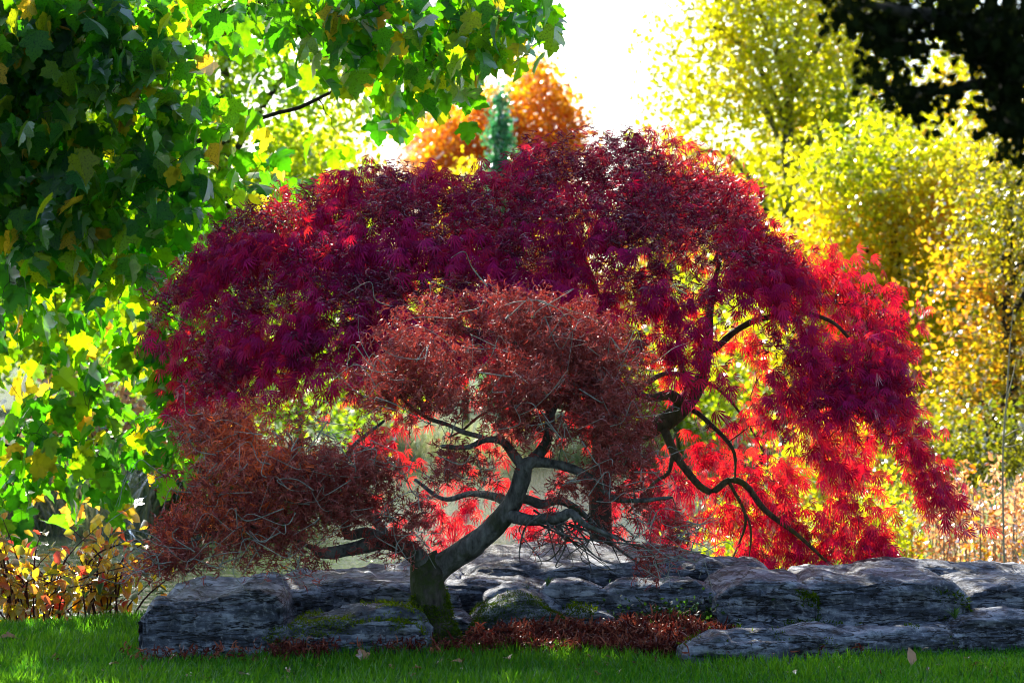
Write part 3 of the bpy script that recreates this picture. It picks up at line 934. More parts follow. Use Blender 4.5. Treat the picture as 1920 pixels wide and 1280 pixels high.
def shell(n, back, depth):
    x = rng.uniform(xe(322), xe(1640), n)
    ry = (1.3 if not back else 1.15) * np.sqrt(np.clip(1 - ((x - 0.12) / 2.68) ** 2, 0.03, 1))
    ph = rng.random(n) ** (0.9) * np.pi / 2
    zt, zb = prof(TOP, x, YC), prof(BK if back else FR, x, YC + (1.1 if back else -1.1))
    lay = (fbm(np.stack([x * 1.1, ph * 1.2, 0 * x], 1), 17, 3) - 0.5)
    y = YC + (1 if back else -1) * ry * np.sin(ph) * (1 + 0.22 * lay)
    z = zb + (zt - zb) * np.cos(ph) ** 0.85 + lay * 0.14 * np.sin(ph * 2)
    z = z - depth * rng.random(n) ** 1.4
    return np.stack([x, y, z], 1), ph
F1, p1 = shell(2350, False, 0.34)
F2, p2 = shell(850, True, 0.40)
keep = fbm(F1 * np.array([1.9, 1.9, 2.6]), 23, 3) > 0.33 + 0.16 * sstep(0.8, 2.0, F1[:, 0])
keep &= rng.random(len(F1)) > 0.42 * sstep(0.5, 1.3, F1[:, 0]) + 0.75 * sstep(xe(470), xe(330), F1[:, 0])
F1 = F1[keep]
keep = fbm(F2 * 2.3, 29, 3) > 0.47 + 0.04 * sstep(1.2, 2.2, F2[:, 0])
F2 = F2[keep]
EX = []
for path, n, wd, Y in (([(1600, 560), (1640, 650), (1665, 740), (1690, 820), (1725, 890), (1760, 950)], 90, 24, 15.5), ([(1560, 860), (1600, 960), (1625, 1010), (1645, 1045)], 60, 28, 15.7), ([(1420, 880), (1470, 960), (1520, 1030)], 50, 34, 15.9),
                        ([(1380, 960), (1400, 1020), (1400, 1050)], 18, 22, 15.8), ([(1400, 440), (1500, 480), (1600, 530), (1650, 580)], 75, 42, 15.9), ([(1300, 300), (1370, 360), (1400, 420)], 40, 36, 16.0), ([(1480, 700), (1540, 800), (1560, 860)], 34, 40, 15.4), ([(1600, 600), (1630, 690), (1640, 760)], 36, 34, 15.2), ([(1320, 800), (1360, 880), (1420, 940)], 70, 60, 16.6), ([(1540, 950), (1580, 1030), (1590, 1055)], 22, 20, 15.8), ([(1250, 880), (1240, 950), (1230, 1010)], 26, 26, 15.8), ([(860, 880), (830, 930), (870, 1010)], 36, 70, 16.8), ([(980, 960), (1050, 1000), (1120, 1000)], 24, 50, 16.6)):
    pth = np.array(path, float)
    tt = rng.random(n) * (len(pth) - 1)
    i = np.minimum(tt.astype(int), len(pth) - 2)
    c = pth[i] + (pth[i + 1] - pth[i]) * (tt - i)[:, None]
    c = c + rng.normal(0, wd * 0.62, (n, 2))
    EX.append(PV(c[:, 0], c[:, 1], Y + rng.normal(0, 0.12, n)))
EX = np.vstack(EX)
b0 = P(1128, 1040, 16.0)
LOC = np.array([b0[0], 16.0, float(zg(b0[0], 16.0)) - 0.03])
bm = thing('weeping_maple', 'large crimson weeping maple with a broad domed crown behind the rock wall', 'tree', LOC)
sk = Skel(5)
sk.limb(np.vstack([[*LOC, 0.115], ctrl([(1128, 1040, 16.0, 0.085), (1126, 960, 16.0, 0.075), (1128, 870, 16.0, 0.07), (1134, 790, 16.0, 0.066), (1150, 730, 16.0, 0.055)])]), 0.05, name='trunk')
sk.limb(ctrl([(1130, 850, 16.0, 0.06), (1180, 822, 15.9, 0.062), (1240, 792, 15.8, 0.064), (1285, 758, 15.75, 0.058), (1312, 715, 15.75, 0.048), (1322, 670, 15.8, 0.036), (1330, 600, 15.9, 0.026), (1350, 480, 15.95, 0.014)]), 0.05, 0.03)
sk.limb(ctrl([(1244, 795, 15.8, 0.030), (1262, 845, 15.7, 0.027), (1290, 882, 15.65, 0.025), (1330, 922, 15.6, 0.023), (1366, 900, 15.6, 0.022), (1400, 908, 15.6, 0.021), (1432, 955, 15.6, 0.019), (1490, 1000, 15.6, 0.014), (1560, 1060, 15.6, 0.007)]), 0.04, 0.02)
sk.limb(ctrl([(1366, 902, 15.6, 0.013), (1388, 940, 15.6, 0.011), (1396, 990, 15.6, 0.009), (1376, 1045, 15.6, 0.005)]), 0.05, 0.03)
sk.limb(ctrl([(1392, 955, 15.6, 0.008), (1410, 1000, 15.55, 0.007), (1408, 1046, 15.5, 0.004)]), 0.05, 0.03)
sk.limb(ctrl([(1282, 760, 15.78, 0.040), (1255, 740, 15.6, 0.034), (1215, 745, 15.45, 0.026), (1180, 720, 15.3, 0.014)]), 0.05, 0.02)
sk.limb(ctrl([(1290, 750, 15.76, 0.034), (1296, 715, 15.5, 0.028), (1280, 690, 15.3, 0.020), (1270, 620, 15.1, 0.012)]), 0.05, 0.02)
sk.limb(ctrl([(1262, 845, 15.7, 0.016), (1250, 890, 15.65, 0.013), (1225, 905, 15.6, 0.011), (1180, 960, 15.6, 0.006)]), 0.05, 0.03)
sk.limb(ctrl([(1300, 770, 15.75, 0.018), (1345, 810, 15.6, 0.015), (1375, 850, 15.5, 0.012), (1378, 900, 15.45, 0.006)]), 0.05, 0.03)
sk.limb(ctrl([(1145, 745, 16.0, 0.055), (1080, 690, 16.0, 0.048), (980, 650, 16.0, 0.044), (860, 620, 16.0, 0.040), (760, 600, 16.0, 0.036), (748, 560, 16.0, 0.030), (756, 525, 15.95, 0.026), (830, 516, 15.8, 0.016)]), 0.05, 0.03)
sk.limb(ctrl([(758, 600, 16.0, 0.028), (700, 640, 15.9, 0.024), (640, 690, 15.8, 0.016), (560, 690, 15.7, 0.010)]), 0.05, 0.03)
sk.limb(ctrl([(750, 560, 16.0, 0.026), (640, 500, 16.0, 0.020), (500, 490, 16.0, 0.014), (380, 560, 16.0, 0.008)]), 0.05, 0.03)
sk.limb(ctrl([(1150, 735, 16.0, 0.05), (1130, 600, 16.1, 0.036), (1080, 450, 16.1, 0.024), (1020, 360, 16.1, 0.014)]), 0.05, 0.03)
sk.limb(ctrl([(1325, 660, 15.8, 0.024), (1420, 600, 15.7, 0.020), (1530, 590, 15.6, 0.014), (1600, 640, 15.5, 0.010), (1660, 740, 15.5, 0.006)]), 0.05, 0.03)
sk.limb(ctrl([(1140, 770, 16.0, 0.03), (1180, 740, 16.5, 0.024), (1260, 700, 16.9, 0.016), (1360, 740, 17.1, 0.010), (1440, 860, 17.1, 0.006)]), 0.05, 0.03)
sk.limb(ctrl([(1140, 770, 16.0, 0.03), (1040, 760, 16.5, 0.024), (940, 760, 16.9, 0.014), (840, 820, 17.0, 0.008)]), 0.05, 0.03)
sk.grow(np.vstack([F1, F2, EX]), arch=0.28, r0=0.0026, wig=0.05, nseg=7, maxr=0.014)
put_limbs(sk, bm, LOC, {'trunk': M['bark_dark'], 'branch': M['bark_brown']}, n=16)
put_twigs(sk, bm, LOC, M['bark_dark'], 4)
def drape(pts, per, L):
    """leaves down a short hanging shoot at every tuft"""
    n = len(pts)
    outd = nrm(np.stack([(pts[:, 0] - 0.2) * 0.28, (pts[:, 1] - YC) * 0.7, np.full(n, -0.85)], 1) + rng.normal(0, 0.2, (n, 3)))
    f = rng.random((n, per, 1))
    p = pts[:, None] + outd[:, None] * f * L + rng.normal(0, 0.045, (n, per, 3))
    d = outd[:, None] + rng.normal(0, 0.42, (n, per, 3)) + np.array([0, 0, -0.25])
    return p.reshape(-1, 3), nrm(d.reshape(-1, 3)), np.repeat(outd, per, 0)
pf, df, of = drape(F1, 9, 0.22)
pb, db, ob = drape(F2, 9, 0.20)
pe, de, oe = drape(EX, 6, 0.24)
pb, db = np.vstack([pb, pe + rng.normal(0, 0.03, pe.shape)]), np.vstack([db, de])
# fresh crimson sprays in drifts, withered curled leaves between them
drift = fbm(pf * np.array([2.6, 2.6, 3.4]), 31, 3)
ex_t = sstep(2.2, 2.75, pf[:, 2])
fresh = (drift - 0.10 * ex_t + 0.06 * rng.normal(0, 1, len(pf))) > 0.49
bc, bf = Buf(), Buf()
n = (~fresh).sum()
scatter(bc, CURL, pf[~fresh], df[~fresh], rng.random(n) * 6.28, 0.055 + 0.03 * rng.random(n), np.clip(rng.random(n) ** 1.5, 0, 1))
pfr, dfr = pf[fresh], df[fresh]
n = len(pfr)
sz, rl, tn_ = 0.085 + 0.045 * rng.random(n), rng.normal(0, 0.7, n), rng.random(n)
fu, fv = topix(pfr)
order = np.argsort(pfr[:, 1] - sz * 6)
sel = [i for i in order if -20 < fu[i] < 1940][:300]
mask = np.zeros(n, bool)
mask[sel] = True
leaf_objects(bm, LOC, FERN, M['crimson'], pfr[mask], dfr[mask], rl[mask], sz[mask] * 1.1, tn_[mask])
scatter(bf, FERN, pfr[~mask], dfr[~mask], rl[~mask], sz[~mask], tn_[~mask])
n = len(pb)
scatter(bf, FERN, pb, db, rng.normal(0, 0.8, n), 0.08 + 0.045 * rng.random(n), rng.random(n))
put_foliage(bf, bm, LOC, M['crimson'])
put_foliage(bc, bm, LOC, M['maroon'], 'withered_foliage')

# ------------------------------------------------------------------ sycamore at the left
LOC = np.array([-4.75, 18.2, 0.0])
LOC[2] = float(zg(LOC[0], LOC[1])) - 0.05
sy = thing('sycamore_tree', 'tall sycamore with big lobed green leaves reaching over the red maple', 'tree', LOC)
sk = Skel(9)
sk.limb(np.array([[*LOC, 0.34], [-4.7, 18.2, 0.6, 0.27], [-4.75, 18.2, 2.5, 0.24], [-4.6, 18.1, 4.5, 0.20], [-4.5, 18.2, 6.5, 0.15], [-4.4, 18.2, 8.5, 0.08]]), 0.12, name='trunk')
def sl_(start, pts, r0):
    return sk.limb(np.vstack([[*start, r0], ctrl(pts)]) * np.array([1, 1, 1, 0.55]), 0.09, 0.04)
sl_((-4.7, 18.2, 1.6), [(-40, 560, 18.8, 0.05), (0, 512, 18.9, 0.040), (110, 530, 19.0, 0.034), (230, 550, 19.0, 0.024), (330, 640, 19.0, 0.012)], 0.06)
sl_((-4.7, 18.2, 0.7), [(-60, 820, 18.9, 0.036), (0, 836, 19.0, 0.028), (70, 846, 19.1, 0.024), (200, 826, 19.1, 0.02), (330, 768, 19.1, 0.010)], 0.05)
sl_((-4.6, 18.1, 3.6), [(80, 330, 18.4, 0.05), (250, 310, 18.6, 0.04), (430, 240, 18.6, 0.034), (560, 200, 18.6, 0.028), (640, 166, 18.6, 0.022), (800, 110, 18.5, 0.014), (960, 30, 18.4, 0.006)], 0.08)
sl_((-4.55, 18.1, 4.4), [(60, 130, 17.6, 0.04), (52, 60, 17.5, 0.036), (60, -60, 17.5, 0.03), (120, -260, 17.5, 0.015)], 0.07)
sl_((-4.6, 18.1, 4.0), [(200, 100, 18.6, 0.05), (400, 30, 18.8, 0.04), (640, -60, 18.8, 0.03), (860, -120, 18.8, 0.015)], 0.07)
sl_((-4.5, 18.2, 5.5), [(300, -260, 18.6, 0.045), (600, -320, 18.8, 0.03), (800, -320, 18.6, 0.015)], 0.07)
SYP = [(-120, -40), (1050, -40), (1015, 35), (945, 85), (885, 150), (860, 190), (790, 190), (720, 225), (630, 280), (560, 345), (470, 410), (430, 520), (420, 620), (400, 760), (380, 830), (330, 880), (230, 920), (160, 905), (110, 950), (50, 990), (-120, 1000)]
u, v = rng.uniform(-120, 1040, 5200), rng.uniform(-40, 1000, 5200)
up_l = np.maximum(sstep(520, 150, u) * sstep(640, 420, v), 0.6 * sstep(200, 40, v))          # the shaded heart of the crown hangs nearest
Yd_ = np.where(rng.random(5200) < up_l, rng.uniform(16.7, 17.9, 5200), rng.uniform(17.6, 19.3, 5200))
dens = 0.17 + 0.42 * up_l + 0.34 * sstep(190, 60, v) + 0.2 * sstep(560, 700, u)
nz = fbm(np.stack([u / 130, v / 130, Yd_ * 0.8], 1), 51, 3)
ok = ((u > 5) | (v < 420)) & inpoly(u, v, SYP) & (rng.random(5200) < dens) & (nz > 0.44 - 0.10 * sstep(450, 100, u) * sstep(560, 300, v) + 0.06 * sstep(480, 620, v) - 0.05 * sstep(560, 700, u))
T1 = PV(u[ok], v[ok], Yd_[ok])
# unseen crown above and left of the frame, added for the shade it casts
nn = 240
T2 = np.stack([rng.uniform(-7.2, 0.0, nn), rng.uniform(16.6, 20.4, nn), rng.uniform(4.6, 9.6, nn)], 1)
T2 = T2[(((T2[:, 0] + 4.2) / 3.6) ** 2 + ((T2[:, 2] - 5.2) / 4.3) ** 2 < 1) | ((T2[:, 2] < 6.2) & (T2[:, 0] < 0.0))]
u4, v4 = rng.uniform(0, 400, 420), rng.uniform(540, 1000, 420)
k4 = inpoly(u4, v4, SYP) & (fbm(np.stack([u4 / 90, v4 / 90, 0 * u4], 1), 77, 2) > 0.54)
T1 = np.vstack([T1, PV(u4[k4], v4[k4], rng.uniform(17.8, 19.0, k4.sum()))])
T3 = np.stack([rng.uniform(-7.0, -4.4, 260), rng.uniform(16.2, 17.6, 260), rng.uniform(3.0, 5.4, 260)], 1)  # unseen leaf clusters, added to shade the left lawn
T3 = np.vstack([T3, np.stack([rng.uniform(-6.4, -3.9, 190), rng.uniform(18.4, 19.6, 190), rng.uniform(3.5, 5.2, 190)], 1)])  # more added leaves, set so the lawn is shaded and the bush stays lit
sk.grow(np.vstack([T1, T2, T3]), arch=0.1, r0=0.004, wig=0.04, nseg=7, maxr=0.03)
put_limbs(sk, sy, LOC, {'trunk': M['bark_dark'], 'branch': M['bark_dark']}, n=14)
put_twigs(sk, sy, LOC, M['bark_dark'], 4)
T = np.vstack([T1, T2, T3])
per = 3
pos = np.repeat(T, per, 0) + rng.normal(0, 0.13, (len(T) * per, 3))
N = len(pos)
d = nrm(np.stack([rng.normal(0, 0.55, N), rng.normal(0, 0.55, N) - 0.15, rng.normal(-0.75, 0.35, N)], 1))
size, roll, tint = rng.uniform(0.115, 0.20, N), rng.normal(0, 0.75, N), rng.random(N)

pu, pv = topix(pos)
vis = (pu > -30) & (pu < 1100) & (pv > -30) & (pv < 1060)
score = np.where(vis, pos[:, 1] - size * 8, 1e9)
mask = np.zeros(N, bool)
mask[np.argsort(score)[:300]] = True
leaf_objects(sy, LOC, SYC, M['sycamore'], pos[mask], d[mask], roll[mask], size[mask], tint[mask], levels=16)
b = Buf()
scatter(b, SYC, pos[~mask], d[~mask], roll[~mask], size[~mask], tint[~mask])
put_foliage(b, sy, LOC, M['sycamore'])

# ------------------------------------------------------------------ trees beyond the pond and on the right bank
def tree(name, label, x, Y, h, clumps, leafn, lsize, mat, bark, r=0.16, seed=0, trunk_top=0.75, arch=0.08, hang=-0.2, tmpl=None, lean=0.0, thin=0.40, nf=1.4, targets=420, tr=(0.0, 1.0), sp=None):
    """clumps: (dx, dz, rx, rz, ry) relative to the foot, metres; leaves crowd round twig tips"""
    rg = np.random.default_rng(seed)
    z0 = float(zg(x, Y)) - 0.05
    loc = np.array([x, Y, z0])
    root = thing(name, label, 'tree' if 'tree' in name or 'cypress' in name else 'shrub', loc)
    sk = Skel(seed)
    tp_ = np.array([[x, Y, z0, r * 1.3], [x + 0.02, Y, z0 + 0.12 * h, r], [x + lean * 0.5, Y, z0 + h * trunk_top * 0.6, r * 0.7], [x + lean, Y, z0 + h * trunk_top, r * 0.3]])
    sk.limb(tp_, 0.3, 0.1, name='trunk')
    vol = np.array([c[2] * c[3] * c[4] for c in clumps])
    cnt = np.maximum(8, (targets * vol / vol.sum()).astype(int))
    T = []
    for (dx, dz, rx, rz, ry), n in zip(clumps, cnt):
        a = nrm(rg.normal(0, 1, (n, 3))) * (rg.random((n, 1)) ** 0.4)
        T.append(np.array([x + dx, Y, z0 + dz]) + a * np.array([rx, ry, rz]))
        # one limb into each clump
        zt = min(z0 + h * trunk_top * 0.9, max(z0 + 0.15 * h, z0 + dz - abs(dx) * 0.8 - 0.3))
        f = (zt - z0) / (h * trunk_top)
        s = np.array([x + lean * f, Y, zt])
        e = np.array([x + dx, Y + rg.normal(0, 0.3), z0 + dz])
        mid = (s + e) / 2 + np.array([0, 0, 0.06 * h])
        sk.limb(np.array([[*s, r * 0.38], [*mid, r * 0.25], [*e, r * 0.1]]), 0.3, 0.15)
    T = np.vstack(T)
    T = T[fbm(T * nf * 0.6, seed + 3, 3) > thin]
    sk.grow(T, arch=arch, r0=0.008, wig=0.05, nseg=5, maxr=0.05)
    put_limbs(sk, root, loc, {'branch': bark}, n=8)
    put_twigs(sk, root, loc, bark, 3)
    k = rg.integers(0, len(T), leafn)
    sp = sp or 0.5 * (vol.mean() / len(T) * len(clumps)) ** (1 / 3) + 0.12
    pos = T[k] + rg.normal(0, sp, (leafn, 3))
    d = rg.normal(0, 0.7, (leafn, 3)) + np.array([0, 0, hang])
    tint = np.clip(0.42 * rg.random(leafn) + 0.62 * np.clip((fbm(pos * nf * 0.55, seed + 8, 3) - 0.30) * 2.4, 0, 1), 0, 1)
    b = Buf()
    scatter(b, [tmpl or DIAM], pos, d, rg.random(leafn) * 6.28, lsize * rg.uniform(0.5, 1.5, leafn), tr[0] + (tr[1] - tr[0]) * tint)
    put_foliage(b, root, loc, mat)
    return root

def at(u, Y):
    return (u - 960) / FPX * Y
def zz(v, Y):
    return P(960, v, Y)[2]

# right bank
tree('willow_tree', 'tall open yellow tree with grey boughs showing against the white sky', at(1480, 46), 46, 11.5,
     [(0.4, 9.2, 2.0, 2.4, 1.8), (-1.2, 7.6, 1.3, 1.5, 1.4), (1.2, 7.0, 1.4, 1.7, 1.5), (-0.9, 5.4, 1.0, 1.2, 1.2), (0.5, 5.0, 1.5, 1.4, 1.4), (0.3, 3.0, 1.8, 1.4, 1.4), (-1.3, 9.8, 1.0, 1.2, 1.2), (2.0, 9.5, 1.6, 1.6, 1.4), (-1.9, 8.9, 0.8, 1.3, 0.9), (-2.0, 6.6, 0.8, 1.1, 0.9)], 30000, 0.125, M['yellow'], M['bark'], 0.2, 21, thin=0.36, targets=700, tr=(0.0, 0.62))
tree('maple_tree', 'dense golden yellow tree on the right bank in full sun', at(1680, 36), 36, 7.0,
     [(0, 4.9, 1.3, 1.0, 1.2), (-0.9, 3.9, 1.1, 1.0, 1.2), (0.9, 4.0, 1.2, 1.1, 1.2), (-1.3, 2.7, 0.9, 0.8, 1.0), (0.0, 2.8, 1.4, 1.0, 1.2), (1.1, 2.4, 1.1, 0.9, 1.1), (-0.3, 1.7, 1.2, 0.7, 1.0), (-1.0, 5.2, 0.7, 0.7, .7)], 30000, 0.10, M['yellow'], M['bark_dark'], 0.15, 22, thin=0.34, targets=700, tr=(0.0, 1.0))
tree('oak_tree', 'olive brown tree with thinning leaves beyond the orange spires', at(1890, 31), 31, 5.6,
     [(0.1, 4.3, 1.0, 0.9, 1.0), (0.6, 3.2, 1.1, 1.0, 1.0), (-0.4, 3.0, 0.8, 0.9, 0.9), (0.3, 1.9, 1.2, 0.8, 1.0), (-0.6, 1.6, 0.7, 0.6, .8), (1.3, 4.4, 1.0, 1.1, 1.0)], 12000, 0.085, M['olive'], M['bark_dark'], 0.14, 23, thin=0.36, targets=420)
tree('maple_tree', 'bushy yellow tree filling the gap below the grey boughs', at(1430, 56), 56, 6.5,
     [(0, 4.0, 2.2, 1.4, 1.5), (1.5, 3.0, 1.8, 1.3, 1.3), (-1.4, 2.6, 1.5, 1.2, 1.2), (0.4, 1.6, 2.2, 0.9, 1.2)], 9000, 0.13, M['lime'], M['bark_dark'], 0.16, 24, targets=300, tr=(0.35, 1.0))
# straight ahead beyond the pond
tree('oak_tree', 'round topped orange tree far off behind the green cypress', at(965, 74), 74, 11.0,
     [(0.2, 9.2, 1.5, 1.5, 1.5), (-1.6, 8.2, 1.4, 1.4, 1.3), (1.3, 8.2, 1.1, 1.3, 1.2), (0, 5.8, 2.2, 1.6, 1.6), (0.3, 4, 2.2, 1.4, 1.5)], 26000, 0.18, M['orange'], M['bark_dark'], 0.2, 25, thin=0.2, targets=320)
tree('cypress_tree', 'slim green cypress before the far orange tree', at(937, 62), 62, 8.6,
     [(0, 8.6, 0.14, 0.6, 0.2), (0, 7.7, 0.30, 0.7, 0.3), (0, 6.7, 0.42, 0.8, 0.4), (0, 5.4, 0.5, 0.9, 0.5), (0, 4.2, 0.46, 0.9, 0.46), (0, 3.0, 0.5, 0.9, 0.5), (0, 1.8, 0.5, 0.8, 0.5)], 16000, 0.12, M['conifer'], M['bark_dark'], 0.1, 26, hang=0.9, thin=0.1, targets=260, trunk_top=0.9, sp=0.13)
tree('birch_tree', 'pale salmon tree far off under the tip of the sycamore branch', at(835, 80), 80, 11.6,
     [(0.2, 9.3, 1.4, 1.4, 1.2), (-0.8, 8.0, 1.4, 1.2, 1.2), (0, 7.4, 1.3, 1.3, 1.2), (0.4, 6.0, 1.7, 1.3, 1.3), (-0.6, 4.8, 1.6, 1.3, 1.3), (0.2, 3.2, 1.8, 1.2, 1.3)], 15000, 0.18, M['salmon'], M['bark'], 0.15, 27, thin=0.3, targets=240)
tree('hornbeam_shrub', 'small bright yellow shrub left of the green cypress', at(872, 66), 66, 7.9,
     [(0, 6.9, 0.5, 0.7, 0.5), (0.2, 6.0, 0.9, 0.9, 0.8), (-0.3, 4.8, 0.9, 0.9, 0.8), (0, 3.4, 1.0, 0.9, 0.8)], 4500, 0.14, M['yellow'], M['bark_dark'], 0.1, 28, thin=0.25, targets=140, tr=(0.4, 0.8))
# behind the sycamore
tree('lime_tree', 'bright lime green tree glowing through the sycamore leaves', at(420, 40), 40, 10.0,
     [(0.3, 8.3, 1.8, 1.2, 1.3), (-2.0, 7.4, 1.5, 1.3, 1.2), (2.0, 7.0, 1.1, 1.2, 1.1), (0, 6.4, 1.6, 1.3, 1.3), (-1.5, 5.4, 1.3, 1.2, 1.2), (1.3, 5.0, 1.2, 1.1, 1.2), (0, 4.2, 1.9, 1.1, 1.4), (-1.6, 3.2, 1.3, 1.0, 1.2), (1.4, 3.2, 1.3, 1.1, 1.2), (0, 2.0, 2.0, 1.0, 1.2)], 27000, 0.13, M['lime'], M['bark_dark'], 0.18, 31, thin=0.28, targets=600, tr=(0.1, 0.9))
tree('lime_tree', 'yellow green tree on the left bank behind low reeds', at(90, 38), 38, 7.0,
     [(0, 5.2, 1.4, 1.1, 1.2), (0.9, 4.0, 1.1, 1.0, 1.1), (-0.9, 3.9, 1.1, 1.0, 1.1), (0.1, 2.6, 1.4, 0.8, 1.1)], 14000, 0.125, M['lime'], M['bark_dark'], 0.16, 32, thin=0.32, targets=320, tr=(0.1, 0.8))
tree('beech_shrub', 'salmon brown shrub on the left bank under the sycamore', at(160, 36), 36, 2.2,
     [(0, 1.35, 0.75, 0.45, 0.6), (0.6, 1.1, 0.5, 0.4, 0.5), (-0.5, 1.0, 0.5, 0.4, 0.5)], 3600, 0.10, M['salmon'], M['bark_dark'], 0.06, 33, thin=0.2, targets=110)
tree('hazel_shrub', 'green shrub rising behind the small maple across the water', at(700, 60), 60, 4.6,
     [(0, 3.2, 1.5, 1.1, 1.2), (1.4, 2.2, 1.3, 0.9, 1.0), (-1.3, 2.2, 1.3, 0.9, 1.0), (0, 1.3, 2.0, 0.7, 1.0)], 6000, 0.15, M['lime'], M['bark_dark'], 0.1, 34, thin=0.3, targets=200, tr=(0.0, 0.7))
tree('alder_tree', 'olive tree across the water behind the mossy trunk', at(1080, 64), 64, 7.0,
     [(0, 4.8, 1.8, 1.4, 1.3), (-1.5, 3.2, 1.5, 1.2, 1.2), (1.5, 3.2, 1.6, 1.2, 1.2), (0, 1.8, 2.2, 1.0, 1.2)], 8000, 0.15, M['olive'], M['bark_dark'], 0.15, 35, thin=0.3, targets=260)
for i, (u, Y, h, mt, lab) in enumerate([(240, 92, 13, 'lime', 'tall yellow green tree far behind the left bank'), (600, 95, 12, 'yellow', 'far yellow tree behind the lime green one'), (1600, 84, 14, 'olive', 'tall far olive tree behind the golden yellow one'),
                                         (1860, 70, 12, 'yellow', 'tall far yellow tree behind the olive brown one'), (1290, 96, 10.5, 'olive', 'low far olive tree beyond the open yellow tree'), (-120, 80, 12, 'darkgreen', 'dark green tree far behind the sycamore trunk'), (2080, 52, 9, 'olive', 'far olive tree at the edge of the right bank')]):
    k = h / 12
    tree('far_tree', lab, at(u, Y), Y, h, [(0, 9.2 * k, 2.4, 2.2, 2), (-2, 7 * k, 2, 1.9, 1.8), (2, 7 * k, 2, 1.9, 1.8), (0, 4.8 * k, 3.4, 2, 2), (-1.6, 2.6 * k, 2.6, 1.6, 1.6), (1.8, 2.6 * k, 2.6, 1.6, 1.6)], 11000, 0.24, M[mt], M['bark_dark'], 0.22, 60 + i, thin=0.3, targets=300)

tree('holly_shrub', 'dark green shrub on the far left bank mirrored in the pond', at(330, 33.5), 33.5, 1.9,
     [(0, 0.9, 1.3, 0.7, 0.7), (1.3, 0.7, 0.9, 0.55, 0.6), (-1.2, 0.8, 1.0, 0.6, 0.6)], 7000, 0.10, M['darkgreen'], M['bark_dark'], 0.05, 36, thin=0.2, targets=180)
tree('hazel_shrub', 'yellow shrub under the golden yellow tree', at(1640, 33), 33, 2.2,
     [(0, 1.2, 0.9, 0.55, 0.6), (0.9, 1.0, 0.7, 0.5, 0.5), (-0.8, 0.9, 0.7, 0.5, 0.5), (0.1, 0.5, 1.3, 0.35, 0.5)], 6500, 0.085, M['yellow'], M['bark_dark'], 0.04, 37, thin=0.2, targets=170, tr=(0.0, 0.6))
tree('elder_shrub', 'dark olive shrub behind the orange spires', at(1850, 28), 28, 1.9,
     [(0, 1.0, 0.9, 0.5, 0.6), (0.9, 0.9, 0.7, 0.5, 0.5), (-0.8, 0.8, 0.6, 0.45, 0.5), (0.1, 0.4, 1.3, 0.3, 0.5)], 6000, 0.075, M['olive'], M['bark_dark'], 0.04, 38, thin=0.2, targets=170, tr=(0.0, 0.6))
tree('hazel_shrub', 'lime shrub across the water left of the open yellow tree', at(1270, 60), 60, 4.0,
     [(0, 2.6, 1.5, 1.1, 1.2), (1.4, 1.8, 1.2, 0.9, 1.0), (-1.3, 1.7, 1.2, 0.9, 1.0), (0, 1.0, 2.2, 0.7, 1.0)], 6000, 0.16, M['lime'], M['bark_dark'], 0.1, 39, thin=0.25, targets=180, tr=(0.2, 1.0))
tree('elder_shrub', 'olive shrub across the water below the lime green tree', at(560, 48), 48, 3.2,
     [(0, 2.0, 1.5, 0.9, 1.0), (1.4, 1.4, 1.2, 0.7, 0.8), (-1.3, 1.4, 1.2, 0.7, 0.8), (0, 0.8, 2.2, 0.5, 0.8)], 6000, 0.13, M['lime'], M['bark_dark'], 0.1, 40, thin=0.25, targets=180, tr=(0.0, 0.7))
# shrubs close behind the wall on the right
tree('willow_shrub', 'lime green shrub by the pond behind the drooping crimson tips', at(1630, 23), 23, 1.7,
     [(0, 1.1, 0.40, 0.34, 0.35), (-0.25, 0.7, 0.36, 0.3, 0.3), (0.2, 0.65, 0.34, 0.3, 0.3), (0.05, 1.45, 0.24, 0.22, 0.2)], 5000, 0.05, M['lime'], M['bark_dark'], 0.02, 41, thin=0.2, targets=130, tr=(0.5, 1.0))
tree('laurel_shrub', 'dark green shrub behind the long block of the wall', at(1545, 20), 20, 0.75,
     [(0, 0.45, 0.30, 0.25, 0.25), (0.25, 0.36, 0.22, 0.2, 0.2), (-0.3, 0.36, 0.22, 0.22, 0.2)], 2600, 0.05, M['darkgreen'], M['bark_dark'], 0.02, 42, thin=0.2, targets=100)
tree('spindle_shrub', 'yellow green shrub behind the drooping red branch', at(1420, 24), 24, 1.8,
     [(0, 1.15, 0.45, 0.32, 0.4), (-0.35, 0.75, 0.35, 0.3, 0.3), (0.35, 0.8, 0.35, 0.3, 0.3)], 3000, 0.055, M['lime'], M['bark_dark'], 0.02, 43, thin=0.25, targets=110, tr=(0.45, 1.0))

